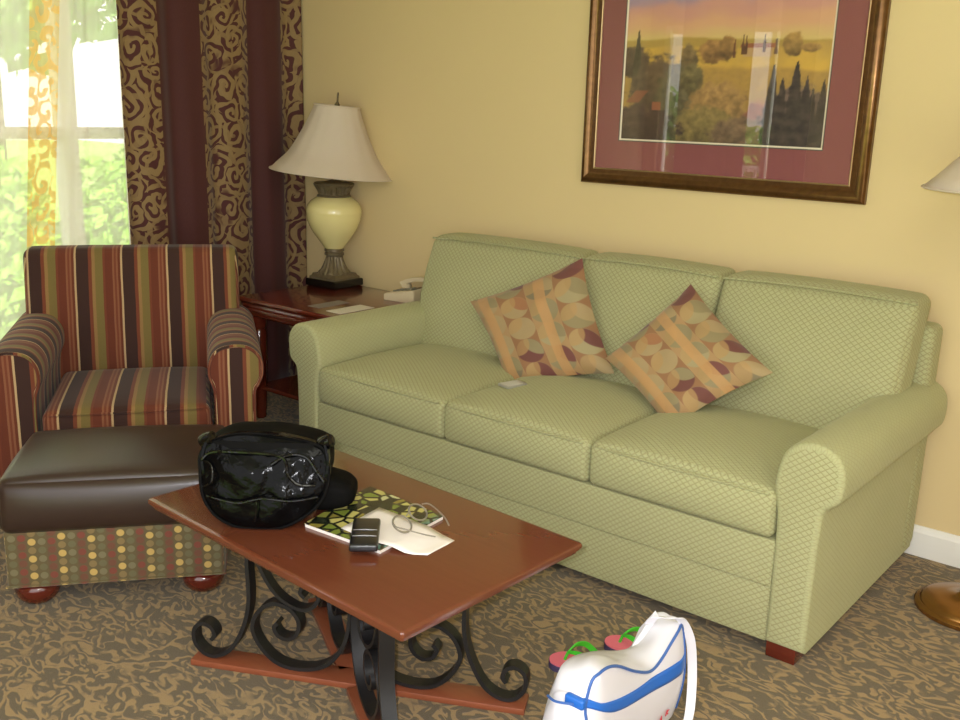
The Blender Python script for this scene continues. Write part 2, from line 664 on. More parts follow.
def pillow_mat(name, ph=0.0):
    t = NT(name)
    x = t.xyz(t.uv())
    S = .112
    u = t.M('ADD', t.M('DIVIDE', x[0], S), ph)
    ci = t.M('FLOOR', u)
    v = t.M('ADD', t.M('DIVIDE', x[1], S * .92), t.M('MULTIPLY', t.M('FLOORED_MODULO', ci, 2), .5))
    ri = t.M('FLOOR', v)
    wn = t.n('TexWhiteNoise', noise_dimensions='2D')
    t.put(wn.inputs['Vector'], t.comb(ci, ri))
    wn2 = t.n('TexWhiteNoise', noise_dimensions='2D')
    t.put(wn2.inputs['Vector'], t.comb(t.M('ADD', ci, 31), t.M('ADD', ri, 17)))
    du = t.M('SUBTRACT', t.M('FRACT', u), .5)
    dv = t.M('SUBTRACT', t.M('FRACT', v), .5)
    def circ(ox, oy, r):
        a = t.M('POWER', t.M('SUBTRACT', du, ox), 2)
        b = t.M('POWER', t.M('SUBTRACT', dv, oy), 2)
        return t.M('SUBTRACT', 1, t.step(t.M('SQRT', t.M('ADD', a, b)), r - .03, r + .03))
    c1 = circ(0, 0, .5)
    c2 = circ(.42, .30, .52)
    c3 = circ(-.40, .36, .5)
    pal = [srgb(142, 130, 94), srgb(124, 114, 86), srgb(166, 144, 102), srgb(104, 56, 52), srgb(160, 148, 108), srgb(110, 60, 56), srgb(142, 130, 92)]
    colA = t.ramp(wn.outputs[0], [(i / 7, c) for i, c in enumerate(pal)], 'CONSTANT')
    colB = t.ramp(wn2.outputs[0], [(i / 7, c) for i, c in enumerate([pal[2], pal[0], pal[5], pal[2], pal[6], pal[3], srgb(160, 110, 72)])], 'CONSTANT')
    bg = t.mix(t.M('COMPARE', t.M('FLOORED_MODULO', ci, 2), 0, .1), srgb(146, 104, 68), srgb(168, 134, 90))
    c = t.mix(c1, bg, colA)
    c = t.mix(t.M('MULTIPLY', c1, c2), c, colB)
    c = t.mix(t.M('MULTIPLY', t.M('MULTIPLY', c1, c3), .7), c, srgb(176, 140, 88))
    # orange ribbons
    q = t.M('ABSOLUTE', t.M('SUBTRACT', t.M('FRACT', t.M('ADD', t.M('DIVIDE', u, 2), .25)), .5))
    rib = t.M('SUBTRACT', 1, t.step(q, .085, .105))
    c = t.mix(t.M('MULTIPLY', rib, .8), c, srgb(192, 146, 92))
    fine = t.noise(t.uv(), 420, 2)[0]
    c = t.mix(t.M('MULTIPLY', fine, .25), c, srgb(120, 90, 60))
    t.set(color=c, rough=.75, sheen=.2)
    t.bump(fine, .2, .001)
    return t.m
M_pil1 = pillow_mat('circle_print_cushion_fabric')

def cover_mat():
    t = NT('pebble_print_cover')
    v = t.uv(scale=(31, 31, 1), rot=.3)
    vo = t.n('TexVoronoi', voronoi_dimensions='2D', feature='DISTANCE_TO_EDGE')
    vo.inputs['Scale'].default_value = 1
    t.put(vo.inputs['Vector'], v)
    v2 = t.n('TexVoronoi', voronoi_dimensions='2D', feature='F1')
    v2.inputs['Scale'].default_value = 1
    t.put(v2.inputs['Vector'], v)
    col = t.n('SeparateColor')
    t.put(col.inputs[0], v2.outputs['Color'])
    cells = t.ramp(col.outputs[0], [(0, srgb(44, 50, 34)), (.15, srgb(150, 152, 70)), (.35, srgb(196, 188, 112)), (.55, srgb(120, 134, 56)), (.7, srgb(196, 196, 146)), (.85, srgb(140, 128, 60))], 'CONSTANT')
    x = t.xyz(t.uv())
    blue = t.step(t.M('SUBTRACT', x[0], t.M('MULTIPLY', x[1], .0)), .185, .225)
    cells = t.mix(t.M('MULTIPLY', blue, .75), cells, srgb(70, 130, 140))
    e = t.step(vo.outputs['Distance'], .05, .22)
    t.set(color=t.mix(e, srgb(26, 30, 24), cells), rough=.25, coat=.3)
    return t.m
M_cover = cover_mat()

# ------------------------------------------------------------------ camera
CAMLOC = Vector((2.8494, -3.3835, 1.4416))
cam = bpy.data.cameras.new('camera')
co = bpy.data.objects.new('camera', cam)
link(co)
yaw, pit, rol = R(38.9958), R(-14.3516), R(1.6874)
fw = Vector((-math.sin(yaw) * math.cos(pit), math.cos(yaw) * math.cos(pit), math.sin(pit)))
rt = Vector((math.cos(yaw), math.sin(yaw), 0))
up = rt.cross(fw)
r2 = rt * math.cos(rol) + up * math.sin(rol)
u2 = -rt * math.sin(rol) + up * math.cos(rol)
mw = Matrix((r2, u2, -fw)).transposed().to_4x4()
mw.translation = CAMLOC
co.matrix_world = mw
cam.sensor_fit = 'HORIZONTAL'
cam.sensor_width = 36
cam.lens = 984.8363 * 36 / 960
cam.clip_start = .02
bpy.context.scene.camera = co

# ------------------------------------------------------------------ room
XW, YR, ZC, XR = -1.27, -3.75, 2.55, 5.4
struct('floor', nbox(XW - .12, XR, YR - .12, .12, -.08, 0), M_carpet)
struct('wall_back', nbox(XW - .12, XR, 0, .12, 0, ZC), M_wall)
struct('ceiling', nbox(XW - .12, XR, YR - .12, .12, ZC, ZC + .1), M_ceil)
WY0, WY1, WZ0, WZ1 = -2.35, -.45, .32, 2.2
bm = bmesh.new()
box(bm, XW - .12, XW, YR, WY0, 0, ZC)
box(bm, XW - .12, XW, WY1, 0, 0, ZC)
box(bm, XW - .12, XW, WY0, WY1, 0, WZ0)
box(bm, XW - .12, XW, WY0, WY1, WZ1, ZC)
struct('wall_left', bm, M_wall)
struct('wall_right', nbox(XR - .12, XR, -2.0, 0, 0, ZC), M_wall)
# rear wall with the balcony door that shows in the picture glass
DX0, DX1, DZ1 = -1.16, -.0, 2.1
bm = bmesh.new()
box(bm, XW - .12, DX0, YR - .12, YR, 0, ZC)
box(bm, DX1, .85, YR - .12, YR, 0, ZC)
box(bm, 4.3, XR, YR - .12, YR, 0, ZC)
box(bm, DX0, DX1, YR - .12, YR, DZ1, ZC)
struct('wall_rear', bm, M_wall)
bm = bmesh.new()
box(bm, DX0, DX0 + .04, YR - .09, YR - .03, .0, DZ1)
box(bm, DX1 - .06, DX1, YR - .09, YR - .03, .0, DZ1)
box(bm, DX0 + .06, DX1 - .06, YR - .09, YR - .03, DZ1 - .06, DZ1)
box(bm, DX0 + .06, DX1 - .06, YR - .09, YR - .03, .0, .08)
box(bm, -.29, -.255, YR - .085, YR - .035, .08, DZ1 - .06)
d1 = struct('door_1', bm, M_white)
obj('pane', nbox(DX0 + .055, DX1 - .055, YR - .063, YR - .057, .075, DZ1 - .055), M_glass, d1, smooth=False)

# baseboards
def base_prof(bm, x0, x1):
    pr = [(0, 0), (-.016, 0), (-.016, .085), (-.012, .097), (-.006, .106), (0, .106)]
    a = [bm.verts.new((x0, y, z)) for y, z in pr]
    b = [bm.verts.new((x1, y, z)) for y, z in pr]
    for i in range(len(pr)):
        j = (i + 1) % len(pr)
        bm.faces.new((a[i], a[j], b[j], b[i]))
    bm.faces.new(a)
    bm.faces.new(list(reversed(b)))
    bmesh.ops.recalc_face_normals(bm, faces=bm.faces)
    return bm
struct('baseboard_back', base_prof(bmesh.new(), XW, XR - .12), M_white)
bm = base_prof(bmesh.new(), YR, -.017)
bmesh.ops.rotate(bm, verts=bm.verts, cent=(0, 0, 0), matrix=Matrix.Rotation(PI / 2, 3, 'Z'))
bmesh.ops.translate(bm, verts=bm.verts, vec=(XW, 0, 0))
struct('baseboard_left', bm, M_white)

# window: twin double-hung sashes behind the sheer
bm = bmesh.new()
xa, xb = XW - .10, XW - .02
box(bm, xa, xb, WY0, WY0 + .05, WZ0, WZ1)
box(bm, xa, xb, WY1 - .05, WY1, WZ0, WZ1)
box(bm, xa, xb, WY0 + .05, WY1 - .05, WZ0, WZ0 + .05)
box(bm, xa, xb, WY0 + .05, WY1 - .05, WZ1 - .05, WZ1)
MUY = -1.13
box(bm, xa, xb, MUY - .035, MUY + .035, WZ0 + .05, WZ1 - .05)
w1 = struct('window_1', bm, M_white)
for (a, b) in ((WY0 + .05, MUY - .035), (MUY + .035, WY1 - .05)):
    obj('meeting_rail', nbox(xa + .02, xb - .01, a, b, 1.26, 1.31), M_white, w1, smooth=False)
    obj('pane', nbox(xa + .035, xa + .041, a - .004, b + .004, WZ0 + .045, 1.262), M_glass, w1, smooth=False)
    obj('pane', nbox(xa + .035, xa + .041, a - .004, b + .004, 1.308, WZ1 - .045), M_glass, w1, smooth=False)
obj('window_sill', nbox(XW - .02, XW + .03, WY0 - .04, WY1 + .04, WZ0 - .03, WZ0, bev=.004), M_white, w1, smooth=False)

# ------------------------------------------------------------------ curtains
def curtain(bm, y0, y1, z0, z1, xf, ucoord, ny=150, nz=26):
    uv = bm.loops.layers.uv.verify()
    g = []
    for j in range(nz + 1):
        z = z0 + (z1 - z0) * j / nz
        row = []
        for i in range(ny + 1):
            y = y0 + (y1 - y0) * i / ny
            x, yy = xf(y, z)
            row.append((bm.verts.new((x, yy, z)), ucoord(y), z))
        g.append(row)
    for j in range(nz):
        for i in range(ny):
            q = (g[j][i], g[j][i + 1], g[j + 1][i + 1], g[j + 1][i])
            f = bm.faces.new([a[0] for a in q])
            for l, a in zip(f.loops, q):
                l[uv].uv = (a[1], a[2])
    return bm
rod = thing('curtain_rod', 'dark metal curtain rod above the window', 'curtain rod', (-1.13, -1.3, 2.42))
bm = tube(bmesh.new(), [(-1.13, -2.55, 2.42), (-1.13, -.02, 2.42)], .014, 12)
obj('rod', bm, M_iron, rod, rel=rod.location)
for yb in (-2.5, -.06):
    bm = tube(bmesh.new(), [(XW, yb, 2.42), (-1.13, yb, 2.42)], .008, 8)
    obj('bracket', bm, M_iron, rod, rel=rod.location)

# drape: u=0 at y=-1.0
def drape_x(y, z):
    a = .5 + .5 * min(1, (2.45 - z) / 1.5)
    x = -1.095 + a * (.020 * math.sin(y * 29 + .8) + .006 * math.sin(y * 57 + 2 + z * .5))
    # soft gather toward the corner
    if y > -.12:
        x += .02 * (y + .12) / .12
    # slight spread towards the floor
    lean = (1.45 - z) * .010
    return x, y + lean * (.5 + y * .2)
dr = thing('drape', 'burgundy drape with gold scroll bands hanging in the corner beside the window', 'curtain', (-1.10, -.5, .02))
bm = curtain(bmesh.new(), -.985, -.012, .03, 2.42, drape_x, lambda y: y + 1.0)
o = obj('drape_fabric', bm, M_drape, dr, rel=dr.location)
m = o.modifiers.new('solid', 'SOLIDIFY')
m.thickness = .003
# thin purple edge fold of the drape at the window side
def sheer_x(y, z):
    a = .6 + .4 * min(1, (2.45 - z) / 1.5)
    x = -1.165 + a * (.018 * math.sin(y * 36) + .009 * math.sin(y * 83 + 1.2))
    return x, y - (1.4 - z) * .10 * min(1, max(0, (-1.0 - y) / .2))
sh = thing('sheer_curtain', 'translucent cream sheer with a golden scroll band in front of the window', 'curtain', (-1.165, -1.5, .03))
bm = curtain(bmesh.new(), -2.3, -.935, .04, 2.42, sheer_x, lambda y: y + 2.1, ny=190)
obj('sheer_fabric', bm, M_sheer, sh, rel=sh.location)
bm = bmesh.new()
hem = [Vector((sheer_x(-.935, .04 + 2.38 * k / 30)[0], sheer_x(-.935, .04 + 2.38 * k / 30)[1], .04 + 2.38 * k / 30)) for k in range(31)]
obj('side_hem', tube(bm, hem, .006, 6), M_paper, sh, rel=sh.location)

# balcony-door curtains (seen in the glass of the picture)
for nm, lab, y0, y1 in (('balcony_drape', 'burgundy drape across the middle of the balcony door', -.93, -.37), ('balcony_drape', 'burgundy drape at the open end of the balcony door', -.175, .10)):
    t = thing(nm, lab, 'curtain', ((y0 + y1) / 2, YR + .1, .02))
    bm = curtain(bmesh.new(), y0, y1, .03, 2.4, lambda y, z: (YR + .10 + .02 * math.sin(y * 40), y), lambda y: .22, ny=60, nz=4)
    for v in bm.verts:
        v.co = Vector((v.co.y, v.co.x, v.co.z))
    o = obj('drape_fabric', bm, M_drape, t, rel=t.location)
    o.modifiers.new('solid', 'SOLIDIFY').thickness = .003
rod2 = thing('curtain_rod', 'dark metal curtain rod above the balcony door', 'curtain rod', (-.5, YR + .1, 2.41))
obj('rod', tube(bmesh.new(), [(-1.2, YR + .1, 2.41), (.15, YR + .1, 2.41)], .014, 12), M_iron, rod2, rel=rod2.location)
for xb in (-1.15, .1):
    obj('bracket', tube(bmesh.new(), [(xb, YR, 2.41), (xb, YR + .1, 2.41)], .008, 8), M_iron, rod2, rel=rod2.location)

# ------------------------------------------------------------------ outdoors beyond the window
M_lawn = plain('sunlit_lawn', (128, 158, 72), .9, .35, 6)
M_leaf = [plain('shrub_leaf_bright', (138, 190, 64), .6, .25, 14), plain('shrub_leaf_dark', (122, 168, 84), .6, .3, 14)]
M_bark = plain('bark', (104, 86, 66), .9, .3, 30)
lawn = nbox(-40, XW - .13, -30, 20, -.55, -.45)
o = struct('ground', lawn, M_lawn)
def leafy(name, label, cat, cx, cy, r, zc, rz, nleaf, size, mat, group):
    t = thing(name, label, cat, (cx, cy, -.45), 0, group)
    rnd = random.Random(int(cx * 100) + int(cy * 10))
    bm = bmesh.new()
    for k in range(nleaf):
        a = rnd.uniform(0, 2 * PI)
        zz = rnd.uniform(-1, 1)
        q = math.sqrt(1 - zz * zz)
        rad = rnd.uniform(.62, 1.0) * (1 + .22 * noise.noise(Vector((q * math.cos(a) * 2, q * math.sin(a) * 2, zz * 2 + cx))))
        p = Vector((q * math.cos(a) * r * rad, q * math.sin(a) * r * rad, zc + zz * rz * rad))
        d = Vector((rnd.uniform(-1, 1), rnd.uniform(-1, 1), rnd.uniform(-.4, 1))).normalized()
        e = d.orthogonal().normalized()
        f = d.cross(e)
        s = size * rnd.uniform(.6, 1.3)
        vs = [bm.verts.new(p + e * s * x + f * s * .5 * y + d * s * z) for x, y, z in ((-1, 0, 0), (0, -1, .15), (1, 0, 0), (0, 1, .15))]
        bm.faces.new(vs)
    obj('foliage', bm, mat, t, smooth=False)
    obj('trunk', tube(bmesh.new(), [(0, 0, 0), (.02, .01, zc * .5), (0, 0, zc)], .03 + .05 * (rz > 1), 8), M_bark, t)
leafy('shrub', 'bright green shrub outside the left window light', 'shrub', -4.3, -.55, .78, .75, .85, 2600, .075, M_leaf[0], 'shrubs outside the window')
leafy('shrub', 'green shrub outside the window right of the mullion', 'shrub', -4.4, 1.15, .72, .70, .80, 2400, .07, M_leaf[0], 'shrubs outside the window')
leafy('shrub', 'shrub farther left outside the window', 'shrub', -4.2, -2.25, .72, .70, .8, 2200, .075, M_leaf[1], 'shrubs outside the window')
leafy('tree', 'pale green tree standing beyond the shrubs outside', 'tree', -9.5, 2.4, 2.0, 4.1, 1.9, 2600, .19, M_leaf[1], 'trees outside the window')
leafy('tree', 'tree beyond the shrubs at the left of the window', 'tree', -9.0, -1.6, 1.9, 4.3, 1.8, 2400, .19, M_leaf[1], 'trees outside the window')
# balcony outside the rear door
struct('balcony_floor', nbox(-1.6, .4, YR - 1.6, YR - .12, -.2, -.02), M_white)
bt = thing('balcony_railing', 'white balcony railing outside the rear door', 'railing', (-.6, YR - 1.5, -.02))
bm = bmesh.new()
box(bm, -1.6, .4, YR - 1.53, YR - 1.47, .95, 1.0)
box(bm, -1.6, .4, YR - 1.52, YR - 1.48, .06, .10)
obj('rail', bm, M_white, bt, rel=bt.location, smooth=False)
for k in range(17):
    x = -1.58 + k * .122
    obj('baluster', nbox(x - .012, x + .012, YR - 1.512, YR - 1.488, -.02 if k in (0, 16) else .095, .955), M_white, bt, rel=bt.location, smooth=False)
leafy('shrub', 'green shrub beyond the balcony railing', 'shrub', -1.95, YR - 3.4, .70, .92, .88, 2200, .08, M_leaf[0], None)
leafy('shrub', 'taller green shrub beyond the left end of the balcony railing', 'shrub', -4.0, YR - 4.9, 1.0, 1.15, 1.1, 3000, .09, M_leaf[1], None)
struct('ground_rear', nbox(-8, 8, -20, YR - .13, -.55, -.45), M_lawn)


# ------------------------------------------------------------------ sofa
SY0, SY1, SL = -.987, -.045, 2.055
sofa = thing('sofa', 'three-seat sage green sofa with a diamond weave against the wall', 'sofa', (1.03, -.5, 0))
SR = sofa.location
arm_r = [(.0, .045), (.0, .30), (.004, .43), (.012, .462), (.042, .49), (.05, .54), (.043, .588), (.012, .622), (-.04, .635), (-.092, .617), (-.120, .578), (-.133, .50), (-.118, .42), (-.114, .30), (-.112, .045)]
prof_raw = []
def arm_profile(mirror, x0):
    pts = arm_r
    # smooth only the rolled section, keep straight sides
    sm = smooth_path([Vector((a, b, 0)) for a, b in pts], 4)
    out = [((-p.x if mirror else p.x) + x0, p.y) for p in sm]
    return out
for mir, x0 in ((False, 2.052), (True, .003)):
    bm = loft_arm(bmesh.new(), arm_profile(mir, x0), SY0, SY1 - .01, rnd=.016)
    obj('arm', bm, [M_sofa_arm, M_sofa], sofa, rel=SR, sharp=60)
    continue
    pp = arm_profile(mir, x0)
    cxm = sum(a for a, b in pp) / len(pp)
    edge = [Vector((a + (cxm - a) * .06, SY0 + .004, b + (.35 - b) * .015)) for a, b in pp]
    obj('welt', tube(bmesh.new(), edge, .0045, 6), M_sofa, sofa, rel=SR)
# front: upper rail and recessed lower panel, rear/body
bm = bmesh.new()
rbox(bm, 1.0275, SY0 + .07, .272, .912, .065, .068, .006, n=4)
obj('front_rail', bm, M_sofa, sofa, rel=SR)
bm = bmesh.new()
rbox(bm, 1.0275, SY0 + .073, .122, .912, .062, .082, .005, n=4)
obj('skirt_panel', bm, M_sofa, sofa, rel=SR)
obj('body', nbox(.125, 1.93, SY0 + .12, -.10, .06, .33), M_sofa, sofa, rel=SR, smooth=False)
# back frame
def lean(p):
    return p
bm = bmesh.new()
rbox(bm, 1.0275, -.10, .435, 1.032, .058, .385, .03, n=6)
obj('back_frame', bm, M_sofa, sofa, rel=SR)
# seat cushions
for i, (a, b) in enumerate(((.128, .757), (.757, 1.342), (1.342, 1.932))):
    bm = bmesh.new()
    cz, hz = .410, .068
    yf, yb = SY0 - .004, -.36
    rbox(bm, (a + b) / 2, (yf + yb) / 2, cz, (b - a) / 2 - .001, (yb - yf) / 2, hz, .022, n=9, top=.040 + .005 * i, front=.016, bot=.0)
    obj('seat_cushion', bm, M_sofa, sofa, rel=SR)
    w = [Vector((x, yf + .005 - .016 * max(0, 1 - ((x - (a + b) / 2) / ((b - a) / 2)) ** 2) ** .5 * .55, cz + hz - .008)) for x in [a + .02 + (b - a - .04) * k / 20 for k in range(21)]]
    obj('welt', tube(bmesh.new(), w, .004, 6), M_sofa, sofa, rel=SR)
# back cushions
for i, (a, b) in enumerate(((.03, .795), (.795, 1.372), (1.372, 2.028))):
    def shear(p):
        return Vector((p.x, p.y + (p.z) * .38, p.z))
    def side_in(p, a=a, b=b, i=i):
        q = shear(p)
        if p.z < .02:   # narrower below the arm tops
            k = min(1, (.02 - p.z) / .12)
            if i == 0 and p.x < 0:
                q.x += .03 * k * min(1, -p.x / .3)
            if i == 2 and p.x > 0:
                q.x -= .0 * k * min(1, p.x / .3)
        return q
    bm = bmesh.new()
    rbox(bm, (a + b) / 2, -.255, .675, (b - a) / 2 - .002, .085, .236, .035, n=9, top=.012, front=.035, fn=side_in)
    obj('back_cushion', bm, M_sofa, sofa, rel=SR)
    zt = .236
    hw = (b - a) / 2 - .006
    edge = []
    for k in range(25):
        x = -hw + 2 * hw * k / 24
        edge.append(Vector(((a + b) / 2 + x, -.255 - .078 + .215 * .38, .675 + zt - .012 + .012 * max(0, 1 - (x / hw) ** 2) * .8)))
    obj('welt', tube(bmesh.new(), edge, .004, 6), M_sofa, sofa, rel=SR)
for x in (.05, 1.985):
    for y in (SY0 + .045, -.13):
        obj('foot', nbox(x - .042, x + .042, y - .036, y + .036, 0, .055, bev=.004), M_foot, sofa, rel=SR, label='red-brown wooden block foot')

# throw cushions
def throw_cushion(name, label, corners, mat, thick, uvs=.44, rot=0):
    TL, TR, BR, BL = [Vector(c) for c in corners]
    cen = (TL + TR + BR + BL) / 4
    nrm = (TR - BL).cross(TL - BR).normalized()
    if nrm.dot(CAMLOC - cen) < 0:
        nrm = -nrm
    bm = bmesh.new()
    uv = bm.loops.layers.uv.verify()
    N = 26
    for s in (1, -1):
        g = []
        for j in range(N + 1):
            row = []
            for i in range(N + 1):
                u, v = i / N * 2 - 1, j / N * 2 - 1
                pu, pv = u * (1 - .07 * (1 - v * v)), v * (1 - .07 * (1 - u * u))
                a, b = (pu + 1) / 2, (pv + 1) / 2
                p = (BL * (1 - a) + BR * a) * (1 - b) + (TL * (1 - a) + TR * a) * b
                h = max(0, (1 - u ** 4) * (1 - v ** 4)) ** .62
                wr = noise.noise(Vector((u * 2.6, v * 2.6, s * 3 + cen.x))) * .014 * h
                h2 = h * thick * (1 if s > 0 else .7) + wr
                row.append((bm.verts.new(p + nrm * (h2 * s)), u, v))
            g.append(row)
        for j in range(N):
            for i in range(N):
                q = [g[j][i], g[j][i + 1], g[j + 1][i + 1], g[j + 1][i]]
                if s < 0:
                    q.reverse()
                f = bm.faces.new([t[0] for t in q])
                for l, t in zip(f.loops, q):
                    l[uv].uv = (t[1] * uvs / 2, t[2] * uvs / 2)
    bmesh.ops.remove_doubles(bm, verts=bm.verts, dist=1e-5)
    o = obj(name, bm, mat, None)
    for v in o.data.vertices:
        v.co -= cen
    o.location = cen
    tag(o, label, 'cushion', 'circle print throw cushions')
    return o


throw_cushion('throw_cushion', 'circle print throw cushion standing nearly square on the left of the pair', [(0.406, -0.439, 0.7), (0.866, -0.354, 0.918), (1.103, -0.47, 0.546), (0.723, -0.587, 0.442)], M_pil1, .055)
throw_cushion('throw_cushion', 'circle print throw cushion standing on its corner, right of the pair', [(1.086, -0.512, 0.607), (1.314, -0.36, 0.882), (1.695, -0.512, 0.671), (1.423, -0.643, 0.455)], M_pil1, .055)

# small silver gadget on the middle seat
g = thing('media_player', 'slim silver and white gadget lying on the middle seat cushion', 'gadget', (.868, -.752, .5105), R(76))
bm = nbox(-.043, .043, -.028, .028, 0, .010, bev=.002)
obj('case', bm, plain('brushed_silver', (186, 186, 180), .3, .05, 90, metal=.6), g)
obj('screen', nbox(-.034, .030, -.022, .022, .0098, .0106), plain('pale_screen', (214, 214, 208), .15), g, smooth=False)

# ------------------------------------------------------------------ end table
ET = thing('end_table', 'dark cherry end table between the sofa arm and the drape', 'end table', (-.475, -.345, 0))
EL = ET.location
ex0, ex1, ey0, ey1 = -.80, -.15, -.65, -.04
def slab(bm, x0, x1, y0, y1, prof, clip=0.0):
    """stack of rectangular rings (inset, z)"""
    rings = []
    for ins, z in prof:
        a, b, c, d = x0 + ins, x1 - ins, y0 + ins, y1 - ins
        k = clip
        if k:
            pts = [(a + k, c), (b - k, c), (b, c + k), (b, d - k), (b - k, d), (a + k, d), (a, d - k), (a, c + k)]
        else:
            pts = [(a, c), (b, c), (b, d), (a, d)]
        rings.append([bm.verts.new((x, y, z)) for x, y in pts])
    n = len(rings[0])
    for p, q in zip(rings, rings[1:]):
        for i in range(n):
            bm.faces.new((p[i], p[(i + 1) % n], q[(i + 1) % n], q[i]))
    bm.faces.new(list(reversed(rings[0])))
    bm.faces.new(rings[-1])
    return bm
obj('tabletop', slab(bmesh.new(), ex0, ex1, ey0, ey1, [(.02, .548), (.012, .55), (.010, .556), (.003, .559), (.0, .564), (.0, .572), (.004, .578), (.010, .58)]), M_dwood, ET, rel=EL, sharp=25)
obj('apron', slab(bmesh.new(), ex0 + .008, ex1 - .008, ey0 + .008, ey1 - .008, [(.02, .49), (.012, .50), (.010, .515), (.0, .52), (.0, .532), (.008, .538), (.012, .5485)]), M_dwood, ET, rel=EL, sharp=25)
for x in (ex0 + .065, ex1 - .065):
    for y in (ey0 + .065, ey1 - .065):
        bm = bmesh.new()
        lathe_pr = [(.022, 0), (.028, .01), (.026, .03), (.03, .05), (.034, .3), (.036, .42), (.03, .43), (.038, .445), (.038, .495)]
        obj('leg', lathe(bm, lathe_pr, 20, x, y, 0), M_dwood, ET, rel=EL)
obj('shelf', slab(bmesh.new(), ex0 + .05, ex1 - .05, ey0 + .05, ey1 - .05, [(.006, .14), (0, .145), (0, .155), (.006, .16)]), M_dwood, ET, rel=EL, sharp=25)

# ------------------------------------------------------------------ table lamp
LX, LY, LZ = -.712, -.135, .58
TL = thing('table_lamp', 'cream ceramic urn lamp with a white bell shade on the end table', 'lamp', (LX, LY, LZ), R(3))
bm = bmesh.new()
slab(bm, -.098, .098, -.098, .098, [(.004, .0), (0, .004), (0, .032), (.004, .036)])
obj('plinth', bm, M_blackbase, TL, sharp=25)
bm = bmesh.new()
slab(bm, -.086, .086, -.086, .086, [(.0, .0355), (.0, .046), (.008, .052), (.012, .062)])
lathe(bm, [(.078, .060), (.080, .068), (.066, .080), (.056, .10), (.046, .125), (.041, .142), (.040, .146), (.047, .150), (.048, .158), (.043, .163), (.043, .166), (.048, .170), (.048, .178), (.044, .182)], 64, flute=.16, nf=14, fz=(.066, .143))
obj('pedestal', bm, M_bronze, TL, sharp=35)
vas = [(.040, .180), (.046, .184), (.058, .20), (.084, .235), (.110, .275), (.127, .315), (.132, .345), (.134, .362), (.129, .385), (.113, .408), (.092, .424), (.082, .430)]
vs = [(p.x, p.y) for p in smooth_path([Vector((a, b, 0)) for a, b in vas], 4)]
obj('urn', lathe(bmesh.new(), vs, 56), M_cream, TL)
bm = lathe(bmesh.new(), [(.079, .428), (.082, .436), (.074, .440), (.075, .447), (.082, .462), (.092, .478), (.095, .484), (.097, .490), (.092, .497), (.05, .50), (.02, .51)], 64, flute=.13, nf=22, fz=(.445, .48))
obj('cap', bm, M_bronze, TL, sharp=35)
obj('socket', lathe(bmesh.new(), [(.012, .505), (.012, .56), (.02, .565), (.02, .62), (.006, .63)], 16), M_brass, TL)
# pleated bell shade, slightly askew as in the photo
bm = bmesh.new()
prof = smooth_path([Vector((.294, .555, 0)), Vector((.260, .592, 0)), Vector((.212, .645, 0)), Vector((.165, .73, 0)), Vector((.128, .81, 0)), Vector((.106, .868, 0))], 4)
lathe(bm, [(p.x, p.y) for p in prof], 96, flute=.012, nf=16, capb=False, capt=False)
tilt = Matrix.Rotation(R(4.0), 4, Vector((math.sin(R(39)), -math.cos(R(39)), 0)).normalized()) if True else None
piv = Vector((0, 0, .62))
def tilted(bm):
    ax = Vector((-math.sin(R(36)), math.cos(R(36)), 0))
    bmesh.ops.translate(bm, verts=bm.verts, vec=(0, 0, -.016))
    bmesh.ops.rotate(bm, verts=bm.verts, cent=piv, matrix=Matrix.Rotation(R(4.6), 3, ax))
    return bm
sh_o = obj('shade', tilted(bm), M_shade, TL)
sh_o.modifiers.new('solid', 'SOLIDIFY').thickness = .002
bm = bmesh.new()
for rr, zz in ((.294, .556), (.106, .867)):
    tube(bm, [(rr * math.cos(a), rr * math.sin(a), zz) for a in [2 * PI * k / 64 for k in range(64)]], .004, 6, closed=True)
obj('shade_trim', tilted(bm), M_shade, sh_o)
bm = bmesh.new()
for k in range(3):
    a = 2 * PI * k / 3 + .4
    tube(bm, [(0, 0, .862), (.10 * math.cos(a), .10 * math.sin(a), .866)], .0025, 6)
tube(bm, [(.0, 0, .862), (.03, .0, .80), (.05, 0, .72), (.04, 0, .64), (.018, 0, .60)], .002, 6)
obj('harp', tilted(bm), M_bronze, TL)
obj('finial', tilted(lathe(bmesh.new(), [(.004, .858), (.010, .866), (.013, .874), (.008, .882), (.0045, .888), (.0045, .925), (.002, .93)], 16)), M_bronze, TL)

# ------------------------------------------------------------------ phone and cards on the end table
PH = thing('telephone', 'beige desk telephone at the back of the end table', 'telephone', (-.215, -.128, .58), R(-82))
bm = bmesh.new()
rb = [(-.10, -.085), (.085, -.085), (.085, .085), (-.10, .085)]
lo = [bm.verts.new((x, y, 0)) for x, y in rb]
mi = [bm.verts.new((x, y, .026 if y < 0 else .05)) for x, y in rb]
hi = [bm.verts.new((x * .93, y * .93, .032 if y < 0 else .06)) for x, y in rb]
for a, b in ((lo, mi), (mi, hi)):
    for i in range(4):
        bm.faces.new((a[i], a[(i + 1) % 4], b[(i + 1) % 4], b[i]))
bm.faces.new(list(reversed(lo)))
bm.faces.new(hi)
bmesh.ops.bevel(bm, geom=list(bm.edges), offset=.003, segments=2, affect='EDGES')
obj('base', bm, M_beige, PH)
def slant(y):
    return .032 + (y + .079) / .158 * .028
bm = bmesh.new()
pts = smooth_path([(-.066, -.078, slant(-.078) + .020), (-.066, -.05, slant(-.05) + .034), (-.066, 0, slant(0) + .038), (-.066, .05, slant(.05) + .032), (-.066, .078, slant(.078) + .018)], 6)
strap(bm, pts, lambda t: .034 + .014 * abs(2 * t - 1) ** 3, lambda t: .018 + .012 * abs(2 * t - 1) ** 2, (1, 0, 0))
hs = obj('handset', bm, M_beige, PH)
